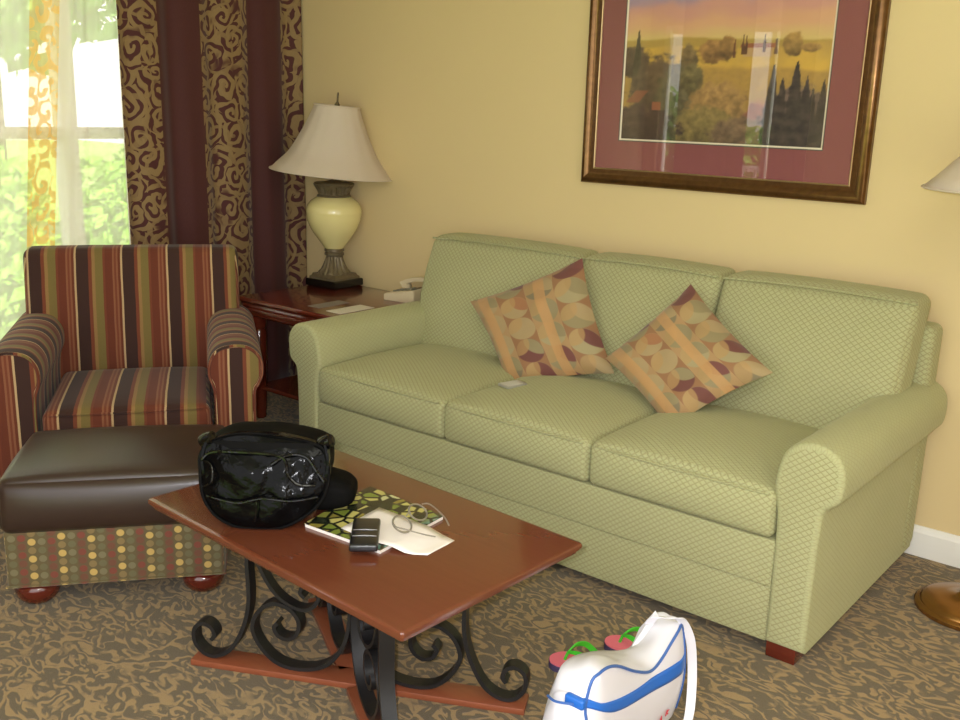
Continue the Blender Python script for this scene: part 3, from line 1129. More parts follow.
for y in (-.062, .062):
    obj('handset_cup', lathe(bmesh.new(), [(.021, 0), (.023, .006), (.022, .02), (.016, .026)], 20, -.066, y, slant(y) - .002), M_beige, PH)
bm = bmesh.new()
for i in range(3):
    for j in range(4):
        x, y = -.012 + i * .026, -.052 + j * .024
        box(bm, x - .009, x + .009, y - .007, y + .007, slant(y) - .004, slant(y) + .005, bev=.0015, seg=1)
obj('keypad', bm, M_grey, PH)
obj('display', nbox(-.02, .055, .048, .066, slant(.05) - .004, slant(.066) + .002, bev=.001), plain('dark_lcd', (70, 78, 70), .2), PH)
coil = [Vector((-.1 - .02 - .014 * math.sin(k * .06), -.06 + .0006 * k + .006 * math.cos(k * 1.3), .012 + .006 * math.sin(k * 1.3))) for k in range(150)]
obj('cord', tube(bmesh.new(), coil, .002, 5), M_beige, PH)

tag(obj('card', nbox(-.045, .045, -.10, .10, 0, .0016), M_card, None, smooth=False), 'plain white card lying near the front edge of the end table', 'card')
o = bpy.data.objects['card']; o.location = (-.223, -.490, .5802); o.rotation_euler = (0, 0, R(-1))
tag(obj('leaflet', nbox(-.037, .037, -.092, .092, 0, .0014), M_cardg, None, smooth=False), 'grey printed leaflet on the end table beside the white card', 'leaflet')
o = bpy.data.objects['leaflet']; o.location = (-.368, -.482, .5802); o.rotation_euler = (0, 0, R(0))

# ------------------------------------------------------------------ picture
PX0, PX1, PZ0, PZ1 = .620, 1.748, 1.166, 2.06
PF = thing('framed_picture', 'framed hillside landscape print with a wine-red mat over the sofa', 'picture', ((PX0 + PX1) / 2, 0, PZ0))
PFL = PF.location
def frame_sweep(bm, x0, x1, z0, z1, prof, mi=None):
    """mitred picture-frame moulding; prof = (inset, depth from wall)"""
    rings = [[(x0 + i, -d, z0 + i), (x1 - i, -d, z0 + i), (x1 - i, -d, z1 - i), (x0 + i, -d, z1 - i)] for i, d in prof]
    R_ = [[bm.verts.new(p) for p in r] for r in rings]
    for k, (a, b) in enumerate(zip(R_, R_[1:])):
        for i in range(4):
            f = bm.faces.new((a[i], a[(i + 1) % 4], b[(i + 1) % 4], b[i]))
            if mi:
                f.material_index = mi[k]
    bmesh.ops.recalc_face_normals(bm, faces=bm.faces)
    return bm
def frame_wood():
    t = NT('dark_bronzed_frame')
    v = t.uv(src='Object', scale=(14, 14, 14))
    g = t.noise(v, 3, 4)[0]
    t.set(color=t.mix(g, srgb(84, 58, 36), srgb(132, 96, 58)), rough=.28, metal=.85, coat=.1)
    return t.m
M_frame = frame_wood()
M_gold = plain('antique_gold', (176, 152, 112), .28, .2, 40, metal=.8)
M_mat = plain('wine_red_mat_board', (138, 80, 80), .85, .04, 200)
M_bevel = plain('cream_mat_bevel', (228, 218, 196), .7, .02)
pr = [(0, .001), (0, .020), (.004, .026), (.012, .032), (.022, .034), (.032, .030), (.038, .024), (.044, .022), (.050, .020), (.056, .019)]
obj('frame', frame_sweep(bmesh.new(), PX0, PX1, PZ0, PZ1, pr), M_frame, PF, rel=PFL, sharp=30)
pr = [(.0555, .012), (.0555, .021), (.058, .0225), (.061, .020), (.061, .012)]
obj('fillet', frame_sweep(bmesh.new(), PX0, PX1, PZ0, PZ1, pr), M_gold, PF, rel=PFL, sharp=30)
AX0, AX1, AZ0, AZ1 = .789, 1.577, 1.343, 1.90
def ring_rect(bm, a, b):
    A = [bm.verts.new(p) for p in a]
    B = [bm.verts.new(p) for p in b]
    for i in range(4):
        bm.faces.new((A[i], A[(i + 1) % 4], B[(i + 1) % 4], B[i]))
    bmesh.ops.recalc_face_normals(bm, faces=bm.faces)
    return bm
rc = lambda x0, x1, z0, z1, y: [(x0, y, z0), (x1, y, z0), (x1, y, z1), (x0, y, z1)]
bm = ring_rect(bmesh.new(), rc(PX0 + .055, PX1 - .055, PZ0 + .055, PZ1 - .055, -.014), rc(AX0 - .010, AX1 + .010, AZ0 - .010, AZ1 + .010, -.014))
obj('mat_board', bm, M_mat, PF, rel=PFL, smooth=False)
bm = ring_rect(bmesh.new(), rc(AX0 - .010, AX1 + .010, AZ0 - .010, AZ1 + .010, -.014), rc(AX0 - .006, AX1 + .006, AZ0 - .006, AZ1 + .006, -.0125))
obj('inner_line', bm, plain('dark_mat_line', (84, 78, 74), .8), PF, rel=PFL, smooth=False)
bm = ring_rect(bmesh.new(), rc(AX0 - .006, AX1 + .006, AZ0 - .006, AZ1 + .006, -.0125), rc(AX0, AX1, AZ0, AZ1, -.010))
obj('bevel', bm, M_bevel, PF, rel=PFL, smooth=False)

# the print: a generic evening hillside, painted on a fine grid
def paint(u, v):
    """u 0..1 across, v metres above the art's lower edge"""
    x = u
    y = v / .5
    n1 = noise.fractal(Vector((x * 5, y * 5, 1)), 1, 2, 4)
    n2 = noise.fractal(Vector((x * 26, y * 22, 7)), 1, 2, 3)
    def mixc(a, b, t):
        t = max(0, min(1, t))
        return [p + (q - p) * t for p, q in zip(a, b)]
    def S(a, b, t):
        t = max(0, min(1, (t - a) / (b - a)))
        return t * t * (3 - 2 * t)
    # sky, paled and greyed: the glass's reflection veil put into the colour
    c = mixc((214, 188, 120), (216, 166, 128), S(.70, .84, y + n1 * .03))
    c = mixc(c, (206, 152, 136), S(.82, .93, y + n1 * .05 - .03 * x))
    c = mixc(c, (160, 140, 170), S(.93, 1.05, y + n1 * .06 - .10 * (x - .3)))
    c = mixc(c, (204, 156, 138), S(1.03, 1.2, y + n1 * .10) * .8)
    # far pale hill
    h = .735 - .05 * abs(x - .25) + .012 * n1
    c = mixc(c, (176, 146, 74), S(h + .012, h - .012, y))
    # golden fields
    h = .655 + .03 * x + .016 * math.sin(x * 7) + .01 * n1
    fld = mixc((214, 172, 74), (180, 146, 78), .5 + n1 * .7)
    c = mixc(c, fld, S(h + .01, h - .015, y))
    h = .52 + .10 * x * (1 - x) + .02 * n1
    c = mixc(c, mixc((190, 150, 74), (160, 128, 70), .5 + n2 * .5), S(h + .01, h - .03, y))
    def blob(cx, cy, rx, ry, col, soft=.18, rag=.22):
        nonlocal c
        q = math.hypot((x - cx) / rx, (y - cy) / ry) + n2 * rag
        k = S(1 + soft * .4, 1 - soft, q)
        col = [w * 1.22 * (1 + .28 * n2 + .22 * max(-1, (y - cy) / ry)) + 10 for w in col]
        c = mixc(c, col, k)
    def cypress(cx, y0, y1, w, col):
        nonlocal c
        t = (y - y0) / (y1 - y0)
        if -.05 < t < 1:
            ww = w * min(1, max(0, (1 - t)) ** .7 * 1.15)
            q = abs(x - cx) / max(ww, 1e-4) + n2 * .25
            c = mixc(c, [p * (1 + .3 * n2) for p in col], S(1.1, .8, q))
    # house on the ridge with a pink roof
    if .60 < x < .74 and .60 < y < .665:
        c = mixc(c, (186, 150, 112), .8)
    if .59 < x < .75 and .66 < y < .685 + .01 * n1:
        c = mixc(c, (150, 84, 60), .85)
    blob(.83, .68, .05, .085, (116, 90, 48))
    blob(.91, .655, .05, .03, (120, 92, 50))
    blob(.46, .63, .085, .085, (112, 82, 46))
    blob(.53, .66, .045, .09, (108, 80, 44))
    for cx, y0, y1 in ((.56, .60, .73), (.60, .62, .745), (.615, .62, .74), (.70, .63, .745), (.755, .62, .73)):
        cypress(cx, y0, y1, .008, (96, 64, 44))
    blob(.335, .56, .05, .13, (86, 70, 44))
    # mid trees
    blob(.05, .56, .09, .12, (60, 46, 34))
    cypress(.065, .42, .80, .026, (66, 60, 44))
    blob(.19, .34, .17, .27, (66, 52, 38))
    blob(.30, .30, .13, .26, (72, 64, 44))
    blob(.36, .44, .06, .12, (80, 70, 44))
    blob(.50, .20, .17, .24, (112, 86, 50))
    blob(.44, .08, .18, .18, (92, 78, 44))
    blob(.10, .08, .22, .18, (50, 36, 30))
    if .02 < x - (y - .28) * .6 < .09 and .27 < y < .36:
        c = mixc(c, (150, 86, 60), .75)
    if .16 < x < .205 and .22 < y < .28:
        c = mixc(c, (158, 92, 66), .85)
    blob(.70, .12, .08, .20, (104, 66, 52))
    blob(.62, .05, .16, .14, (84, 66, 48))
    blob(.88, .14, .18, .28, (74, 60, 52))
    for cx, y1, w in ((.755, .55, .042), (.86, .57, .05), (.80, .46, .04), (.91, .47, .04), (.985, .45, .035), (.94, .40, .03)):
        cypress(cx, -.02, y1, w, (66, 56, 50))
    return [max(0, min(255, q)) for q in c]
NXA, NYA = 210, 150
bm = bmesh.new()
cl = bm.loops.layers.color.new('paint') if False else None
gv = [[bm.verts.new((AX0 + (AX1 - AX0) * i / NXA, -.0098, AZ0 + (AZ1 - AZ0) * j / NYA)) for i in range(NXA + 1)] for j in range(NYA + 1)]
for j in range(NYA):
    for i in range(NXA):
        bm.faces.new((gv[j][i], gv[j][i + 1], gv[j + 1][i + 1], gv[j + 1][i]))
t = NT('landscape_print')
at = t.n('Attribute')
at.attribute_name = 'paint'
t.set(color=at.outputs['Color'], rough=.6)
art = obj('print', bm, t.m, PF, rel=PFL, smooth=False)
ca = art.data.color_attributes.new('paint', 'FLOAT_COLOR', 'POINT')
for j in range(NYA + 1):
    for i in range(NXA + 1):
        ca.data[j * (NXA + 1) + i].color = srgb(*paint(i / NXA, (AZ1 - AZ0) * j / NYA))
obj('glazing', nbox(PX0 + .054, PX1 - .054, -.0185, -.0165, PZ0 + .054, PZ1 - .054), M_glass, PF, rel=PFL, smooth=False)

# ------------------------------------------------------------------ armchair
AC = thing('armchair', 'striped rolled-arm armchair in front of the window', 'armchair', (-.513, -1.36, 0), R(54.6))
# chair parts in local coordinates, front is -y
bm = bmesh.new()
def aback(p):
    return Vector((p.x, p.y + (p.z) * .20, p.z))
rbox(bm, -.004, .315, .575, .416, .066, .272, .032, n=8, front=.02, top=.004, fn=aback)
obj('backrest', bm, M_strx, AC)
bm = bmesh.new()
rbox(bm, 0, .04, .22, .29, .42, .10, .02, n=4)
obj('seat_base', bm, M_strx, AC)
bm = bmesh.new()
rbox(bm, 0, -.155, .325, .279, .285, .066, .03, n=9, top=.022, front=.015)
sc_ = obj('seat_cushion', bm, M_strx, AC)
obj('welt', tube(bmesh.new(), [Vector((-.255 + .51 * k / 20, -.440 - .011 * (1 - ((k - 10) / 10) ** 2) ** .5, .384)) for k in range(21)], .004, 6), M_strx, sc_)
arm_c = [(-.075, .10), (-.075, .34), (-.08, .44), (-.096, .49), (-.092, .545), (-.06, .588), (0, .602), (.055, .59), (.092, .55), (.098, .50), (.082, .455), (.068, .43), (.066, .34), (.066, .10)]
for mir in (1, -1):
    pp = [(p.x * mir + .372 * mir, p.y) for p in smooth_path([Vector((a, b, 0)) for a, b in arm_c], 4)]
    bm = loft_arm(bmesh.new(), pp, -.405, .36, rnd=.012)
    a_o = obj('arm', bm, [M_stry, M_strf], AC, sharp=60)
    cxm = .372 * mir
    edge = [Vector((a + (cxm - a) * .05, -.407, b - (b - .4) * .02)) for a, b in pp]
    obj('welt', tube(bmesh.new(), edge, .005, 6), M_strx, a_o)
for x in (-.36, .36):
    for y in (-.33, .36):
        obj('foot', lathe(bmesh.new(), [(.03, 0), (.045, .02), (.048, .05), (.035, .085), (.03, .125)], 20, x, y, 0), M_foot, AC)

# ------------------------------------------------------------------ ottoman
OT = thing('ottoman', 'brown leather-topped ottoman with a dotted fabric base in front of the striped armchair', 'ottoman', (.218, -1.859, 0), R(51.5))
bm = bmesh.new()
rbox(bm, 0, 0, .155, .302, .222, .088, .012, n=6)
obj('base', bm, M_dots, OT)
bm = bmesh.new()
def puff(p):
    return p
rbox(bm, 0, 0, .315, .310, .232, .083, .032, n=10, top=.026, front=.020, back=.02, side=.015)
cu = obj('cushion', bm, M_leather, OT)
zw = .372
wl = []
for k in range(80):
    a = 2 * PI * k / 80
    ca_, sa = math.cos(a), math.sin(a)
    e = .16
    x = .303 * math.copysign(abs(ca_) ** e, ca_)
    y = .225 * math.copysign(abs(sa) ** e, sa)
    bulge = .012 * (1 - (x / .31) ** 2) * (1 if y < 0 else 1)
    wl.append(Vector((x * (1 + .02 * (1 - (y / .232) ** 2)), y - math.copysign(-bulge, y), zw + .012 * (1 - (x / .31) ** 2) * (1 - 0 * y))))
obj('welt', tube(bmesh.new(), wl, .0045, 6, closed=True), M_leather, cu)
obj('trim_cord', tube(bmesh.new(), [(-.303, -.223, .074), (.303, -.223, .074), (.303, .223, .074), (-.303, .223, .074)], .004, 6, closed=True), M_dots, OT)
for x in (-.235, .235):
    for y in (-.158, .158):
        obj('foot', lathe(bmesh.new(), [(.030, 0), (.044, .006), (.058, .022), (.064, .042), (.064, .056), (.058, .064), (.05, .070)], 28, x, y, 0), M_foot, OT, label='glossy cherry bun foot')

# ------------------------------------------------------------------ coffee table
CT = thing('coffee_table', 'cherry coffee table on black wrought-iron scrolls in front of the sofa', 'coffee table', (1.187, -1.7987, 0), R(-2.733))
hx, hy, TZ = .478, .299, .44
obj('tabletop', slab(bmesh.new(), -hx, hx, -hy, hy, [(.03, .408), (.015, .409), (.010, .412), (.009, .418), (.0045, .4205), (.004, .4245), (.0, .4265), (.0, .4345), (.0015, .4375), (.0045, .4393), (.007, .44)], clip=.005), M_wood, CT, sharp=25)
BO = Vector((.018, -.02, 0))
dirs = [Vector((math.cos(R(a)), math.sin(R(a)), 0)) for a in (210, 30, 153, -27)]
def board(d, a, b, h):
    bm = nbox(a, b, -.036, .036, 0, h, bev=.002)
    bmesh.ops.rotate(bm, verts=bm.verts, cent=(0, 0, 0), matrix=Matrix.Rotation(math.atan2(d.y, d.x), 3, 'Z'))
    bmesh.ops.translate(bm, verts=bm.verts, vec=BO)
    return bm
obj('base_board', board(dirs[1], -.445, .445, .017), M_board, CT, sharp=25)
obj('base_board', board(dirs[2], .042, .445, .017), M_board, CT, sharp=25)
obj('base_board', board(dirs[3], .042, .445, .017), M_board, CT, sharp=25)
LEG = [(.284, .409), (.286, .30), (.284, .20), (.300, .125), (.336, .055), (.378, .0265), (.414, .029), (.440, .058), (.440, .096), (.418, .115), (.394, .108), (.384, .086), (.394, .070)]
UPS = [(.276, .385), (.262, .32), (.225, .245), (.185, .207), (.142, .192), (.108, .205), (.094, .236), (.106, .262), (.132, .262), (.144, .240), (.132, .226)]
CSC = [(.016, .330), (.012, .25), (.012, .18), (.030, .105), (.075, .046), (.140, .0235), (.205, .030), (.252, .068), (.276, .122), (.258, .172), (.218, .199), (.176, .192), (.150, .162), (.152, .126), (.176, .105), (.204, .110), (.216, .132), (.206, .146)]
for d in dirs:
    side = Vector((-d.y, d.x, 0))
    P = lambda L: smooth_path([BO + d * s + Vector((0, 0, z)) for s, z in L], 6)
    lg = obj('leg', strap(bmesh.new(), P(LEG), .036, lambda t: .0105, side), M_iron, CT, sharp=30)
    obj('scroll', strap(bmesh.new(), P(UPS), .032, .0095, side), M_iron, lg, sharp=30)
    obj('scroll', strap(bmesh.new(), P(CSC), .036, .0105, side), M_iron, lg, sharp=30)

# ------------------------------------------------------------------ things on the coffee table
def quad_slab(bm, pts, z0, z1):
    a = [bm.verts.new((x, y, z0)) for x, y in pts]
    b = [bm.verts.new((x, y, z1)) for x, y in pts]
    n = len(pts)
    for i in range(n):
        bm.faces.new((a[i], a[(i + 1) % n], b[(i + 1) % n], b[i]))
    bm.faces.new(list(reversed(a)))
    bm.faces.new(b)
    bmesh.ops.recalc_face_normals(bm, faces=bm.faces)
    return bm
bk = [(1.129, -1.917), (1.368, -1.899), (1.344, -1.653), (1.073, -1.642)]
MG = thing('magazine', 'glossy magazine with a yellow and green pebble cover on the coffee table', 'magazine', (1.129, -1.917, .44))
MG_L = MG.location
obj('pages', quad_slab(bmesh.new(), bk, .4402, .4490), M_paper, MG, rel=MG_L, smooth=False)
cen = Vector((sum(p[0] for p in bk) / 4, sum(p[1] for p in bk) / 4))
big = [((p[0] - cen.x) * 1.012 + cen.x, (p[1] - cen.y) * 1.012 + cen.y) for p in bk]
obj('cover', quad_slab(bmesh.new(), big, .4490, .4502), M_cover, MG, rel=MG_L, smooth=False)

# sheet of white paper half off the magazine
pp = [(1.218, -1.882), (1.194, -1.728), (1.449, -1.730), (1.455, -1.832), (1.412, -1.863), (1.325, -1.882)]
bm = bmesh.new()
f = bm.faces.new([bm.verts.new((x, y, .4522)) for x, y in reversed(pp)])
bmesh.ops.triangulate(bm, faces=[f])
bmesh.ops.subdivide_edges(bm, edges=bm.edges, cuts=5, use_grid_fill=True)
for v in bm.verts:
    over = v.co.x - 1.375
    if over > 0:
        v.co.z = max(.4412, .4522 - over * .22)
    v.co.z += .0006 + .0005 * noise.noise(v.co * 30)
pa = obj('paper_sheet', bm, M_paper, None)
for v in pa.data.vertices:
    v.co -= Vector((1.33, -1.80, .45))
pa.location = (1.33, -1.80, .45)
pa.modifiers.new('solid', 'SOLIDIFY').thickness = .0006
tag(pa, 'loose sheet of white paper lying partly on the pebble magazine', 'paper')

# black mobile phone in front of the paper
MP = thing('mobile_phone', 'black flip mobile phone lying on the white paper sheet', 'mobile phone', (1.302, -1.882, .4522), R(-47.5))
bm = bmesh.new()
rbox(bm, 0, 0, .010, .078, .033, .009, .006, n=4, top=.002)
obj('body', bm, plain('black_phone_plastic', (24, 24, 28), .28, .1, coat=.3), MP)
bm = bmesh.new()
for x in (-.004, .030):
    tube(bm, [(x, -.028, .0195), (x, 0, .0215), (x, .028, .0195)], .0014, 6)
obj('hinge_line', bm, plain('silver_phone_trim', (170, 172, 176), .3, metal=.6), MP, label='thin silver trim lines')
obj('screen', nbox(.036, .066, -.022, .022, .0172, .0195), plain('phone_screen_glass', (70, 74, 80), .08), MP, smooth=False)

# eyeglasses
EG = thing('eyeglasses', 'pair of thin metal-rimmed eyeglasses on the white paper', 'eyeglasses', (1.330, -1.752, .4525), R(-75))
EG.scale = (1.22, 1.22, 1.22)
M_wire = plain('gunmetal_wire', (158, 152, 142), .3, .1, metal=.6)
M_lens = glass_mat('spectacle_lens', 1.0)
for s in (-1, 1):
    pts = [Vector((s * .033 + .025 * math.cos(a), -.004 - .016 * math.sin(a), .0145 + .0115 * math.sin(a))) for a in [2 * PI * k / 32 for k in range(32)]]
    rm = obj('rim', tube(bmesh.new(), pts, .0020, 6, closed=True), M_wire, EG)
    bm = bmesh.new()
    bm.faces.new([bm.verts.new(p) for p in pts])
    obj('lens', bm, M_lens, rm, smooth=False)
    tp = smooth_path([(s * .058, -.008, .022), (s * .066, .002, .022), (s * .060, .022, .018), (s * .046, .050, .009), (s * .030, .068, .0015)], 5)
    obj('temple', tube(bmesh.new(), tp, .0016, 6), M_wire, EG)
obj('bridge', tube(bmesh.new(), smooth_path([(-.009, -.008, .022), (0, -.006, .027), (.009, -.008, .022)], 5), .0013, 6), M_wire, EG)

# ------------------------------------------------------------------ black handbag
HB = thing('handbag', 'shiny black patent leather handbag slumped on the coffee table', 'handbag', (1.004, -1.917, .4402), R(40))
OUT = [(a * .90, b * .95) for a, b in [(-.172, .150), (-.165, .085), (-.135, .038), (-.085, .010), (-.02, .0), (.045, .006), (.105, .034), (.150, .075), (.168, .125), (.162, .175), (.150, .205), (.10, .222), (.03, .232), (-.04, .236), (-.10, .230), (-.150, .210), (-.168, .185)]]
outl = smooth_path([Vector((a, 0, b)) for a, b in OUT], 4, closed=True)
def bag_ring(y, sx, sz, zc=.10, lift=0):
    return [Vector((p.x * sx, y, zc + (p.z - zc) * sz + lift)) for p in outl]
bm = bmesh.new()
cz = .11
rings = []
NR = 12
for k in range(1, NR + 1):                      # puffed front panel
    f = k / NR
    rr = []
    for p in outl:
        q = Vector((p.x * f, 0, cz + (p.z - cz) * f))
        bul = .032 * (1 - f ** 2.2)
        fold = .010 * noise.noise(Vector((q.x * 13, q.z * 17, 2.0))) * (1 - f ** 4) + .006 * noise.noise(Vector((q.x * 34, q.z * 30, 5.0))) * (1 - f ** 4)
        q.y = -.080 - bul + fold + (q.z - .1) * .22
        rr.append(q)
    rings.append(rr)
for y, s in ((-.074, 1.012), (-.04, 1.02), (.0, 1.02), (.035, 1.0), (.062, .95), (.080, .86), (.090, .7), (.094, .4)):
    rr = []
    for p in outl:
        z0 = max(p.z, 0)
        q = Vector((p.x * s, y + (p.z - .1) * .12, max(0.0005, cz + (p.z - cz) * s)))
        q += Vector((p.x, 0, p.z - cz)) * .05 * noise.noise(Vector((p.x * 14, y * 20, p.z * 14)))
        q.z = max(q.z, .0005)
        rr.append(q)
    rings.append(rr)
bv = [[bm.verts.new(p) for p in r] for r in rings]
n = len(outl)
for k, (a, b) in enumerate(zip(bv, bv[1:])):
    for i in range(n):
        f = bm.faces.new((a[i], a[(i + 1) % n], b[(i + 1) % n], b[i]))
        f.material_index = 1 if k > NR else 0
for ring in (bv[0], bv[-1]):
    c0 = bm.verts.new(sum((v.co for v in ring), Vector()) / n)
    for i in range(n):
        bm.faces.new((ring[i], ring[(i + 1) % n], c0))
bmesh.ops.recalc_face_normals(bm, faces=bm.faces)
obj('body', bm, [M_patent, M_bagcloth], HB, sharp=70)
front_y = lambda z: -.080 + (z - .1) * .22
# piping round the front panel
pip = [Vector((p.x * 1.01, front_y(p.z) + .002, max(.004, cz + (p.z - cz) * 1.01))) for p in outl]
obj('piping', tube(bmesh.new(), pip, .0042, 8, closed=True), M_bagcloth, HB)
# zip ridge across the top
zp = smooth_path([(-.155, front_y(.2) + .01, .196), (-.09, front_y(.2) - .006, .199), (0, front_y(.2) - .012, .200), (.09, front_y(.2) - .006, .198), (.15, front_y(.2) + .012, .192)], 6)
obj('zip_band', strap(bmesh.new(), zp, .022, .006, (0, .2, 1)), M_bagcloth, HB)
# front pockets with rolled rims
def pocket(pts, nm, r=.004):
    P = []
    for x, z in pts:
        f = min(1, math.hypot(x / .17, (z - cz) / .12))
        P.append(Vector((x, front_y(z) - .034 * (1 - f ** 2.2) - .006, z)))
    return obj(nm, tube(bmesh.new(), smooth_path(P, 6), r, 7), M_rim, HB)
pocket([(-.150, .165), (-.125, .184), (-.05, .190), (.03, .186), (.055, .172), (.060, .145), (.085, .120), (.125, .115)], 'pocket_rim')
pocket([(.020, .166), (.060, .186), (.100, .180), (.125, .150), (.145, .122)], 'pocket_rim')
pocket([(-.135, .085), (-.06, .075), (.0, .088), (.07, .082), (.13, .088)], 'fold_seam', .003)
pocket([(-.012, .086), (-.012, .06), (-.016, .03)], 'fold_seam', .0025)
pocket([(-.150, .165), (-.125, .155), (-.122, .12), (-.145, .105)], 'fold_seam', .003)
# handle knobs and rings at both top corners
for x, z in ((-.142, .206), (.143, .206)):
    kn = bmesh.new()
    lathe(kn, [(.008, -.02), (.016, -.017), (.018, -.008), (.018, .008), (.016, .017), (.008, .02)], 18)
    bmesh.ops.rotate(kn, verts=kn.verts, cent=(0, 0, 0), matrix=Matrix.Rotation(R(62), 3, 'Y') @ Matrix.Rotation(R(20), 3, 'X'))
    bmesh.ops.translate(kn, verts=kn.verts, vec=(x, -.042, z))
    k_o = obj('handle_knob', kn, M_rim, HB)
    ring = [Vector((x + .015 * math.cos(a), -.052, z + .015 * math.sin(a))) for a in [2 * PI * k / 20 for k in range(20)]]
    obj('ring', tube(bmesh.new(), ring, .0025, 6, closed=True), plain('blackened_steel', (60, 60, 60), .2, metal=.8), k_o)
    lp = smooth_path([(x, -.05, z), (x * 1.06, -.06, z - .035), (x * 1.03, -.066, z - .075)], 5)
    obj('handle_tab', strap(bmesh.new(), lp, .024, .006, (0, 1, .1)), M_patent, HB)
# soft matte black shape slumping to the right, over the magazine
bm = bmesh.new()
def slump(p):
    k = max(0, p.x + .03) / .1
    return Vector((p.x, p.y + k * .012, p.z * (1 - .5 * k) - .006 * k))
rbox(bm, .150, .045, .050, .056, .060, .048, .033, n=6, top=.008, fn=slump)
for v in bm.verts:
    v.co.z = max(v.co.z, .0118)
obj('side_shape', bm, M_bagcloth, HB, label='matte black soft shape at the right of the bag')

# ------------------------------------------------------------------ flip-flops
M_pink = plain('pink_foam', (226, 112, 128), .8, .04, 200)
M_navy = plain('navy_rubber_sole', (74, 62, 96), .7, .05)
M_lime = plain('lime_green_rubber_strap', (66, 190, 44), .5, .05)
def flipflop(label, toe, ang, foot):
    t = thing('flip_flop', label, 'flip-flop', (toe[0], toe[1], 0), ang, 'pair of flip-flops')
    ol = [(a * .82, b * .9) for a, b in [(0, 0), (.010, .026), (.045, .045), (.10, .043), (.15, .034), (.20, .034), (.232, .022), (.242, 0), (.232, -.020), (.20, -.031), (.15, -.030), (.10, -.040), (.045, -.043), (.010, -.026)]]
    path = [(p.x, p.y * foot) for p in smooth_path([Vector((a, b, 0)) for a, b in ol], 4, closed=True)]
    obj('sole', quad_slab(bmesh.new(), path, .0, .017), M_navy, t, sharp=50)
    ins = [(.10 + (a - .10) * .985, b * .97) for a, b in path]
    obj('insole', quad_slab(bmesh.new(), ins, .0169, .0205), M_pink, t, sharp=50)
    post = Vector((.042, 0, .018))
    top = Vector((.050, 0, .042))
    st = obj('strap', tube(bmesh.new(), [post, (post + top) / 2, top], .004, 8), M_lime, t)
    for s in (1, -1):
        pth = smooth_path([top, (.072, s * .022, .054), (.10, s * .036, .048), (.130, s * .037, .020)], 6)
        obj('strap', strap(bmesh.new(), pth, lambda q: .010 + .008 * q, .004, (.5, 0, 1)), M_lime, t)
flipflop('pink flip-flop with a green strap, nearer one with its toe showing', (1.527, -1.420), R(34), 1)
flipflop('pink flip-flop with a green strap, farther one close behind the white bag', (1.585, -1.235), R(20), -1)

# ------------------------------------------------------------------ white shoulder bag
M_wbag = plain('white_vinyl', (224, 222, 230), .38, .02, 12, coat=.2)
M_blue = plain('bright_blue_vinyl', (36, 104, 196), .4, .04)
M_bpipe = plain('blue_piping', (60, 100, 170), .45)
M_redl = plain('red_print', (204, 66, 78), .5)
WB = thing('shoulder_bag', 'white vinyl shoulder bag with a blue stripe on the carpet', 'bag', (1.85, -1.59, 0))
WBL = WB.location
def interp(tab, y):
    if y <= tab[0][0]:
        return tab[0][1]
    m = len(tab)
    for k in range(m - 1):
        (a, b), (c, d) = tab[k], tab[k + 1]
        if y <= c:
            s = (y - a) / (c - a)
            ma = (d - tab[k - 1][1]) / (c - tab[k - 1][0]) if k > 0 else (d - b) / (c - a)
            mb = (tab[k + 2][1] - b) / (tab[k + 2][0] - a) if k + 2 < m else (d - b) / (c - a)
            h = c - a
            return (2 * s ** 3 - 3 * s * s + 1) * b + (s ** 3 - 2 * s * s + s) * h * ma + (3 * s * s - 2 * s ** 3) * d + (s ** 3 - s * s) * h * mb
    return tab[-1][1]
TF = [(-1.805, .245), (-1.789, .278), (-1.75, .290), (-1.70, .275), (-1.61, .220), (-1.538, .188), (-1.493, .196), (-1.44, .225), (-1.40, .244), (-1.375, .235)]
TB = [(-1.805, .225), (-1.775, .262), (-1.72, .268), (-1.616, .236), (-1.52, .195), (-1.46, .180), (-1.42, .205), (-1.375, .24)]
def fxx(y, z):
    tf = interp(TF, y)
    e = min(1, (y + 1.815) / .05, (-1.365 - y) / .05)
    return 1.872 + .020 * max(0, e) ** .5 + .016 * math.sin(PI * min(1, max(0, z / tf)))
def bxx(y, z):
    tb = interp(TB, y)
    e = min(1, (y + 1.815) / .05, (-1.365 - y) / .05)
    return 1.815 - .022 * max(0, e) ** .5 - .03 * math.sin(PI * min(1, max(0, z / tb)))
ys = [-1.812 + (1.812 - 1.368) * (0.5 - .5 * math.cos(PI * k / 44)) for k in range(45)]
bm = bmesh.new()
rings = []
for y in ys:
    tf, tb = interp(TF, y), interp(TB, y)
    r_ = []
    for k in range(13):
        z = .004 + (tf - .004) * k / 12
        r_.append(Vector((fxx(y, z), y, z)))
    xa_, xb_ = fxx(y, tf), bxx(y, tb)
    for k in range(1, 8):
        s = k / 8
        hump = .010 * math.sin(PI * s) + .006 * noise.noise(Vector((s * 3, y * 14, 1)))
        r_.append(Vector((xa_ + (xb_ - xa_) * s, y, tf + (tb - tf) * s + hump)))
    for k in range(13):
        z = tb + (.004 - tb) * k / 12
        r_.append(Vector((bxx(y, z), y, z)))
    rings.append([bm.verts.new(p) for p in r_])
n = len(rings[0])
for a, b in zip(rings, rings[1:]):
    for i in range(n):
        bm.faces.new((a[i], a[(i + 1) % n], b[(i + 1) % n], b[i]))
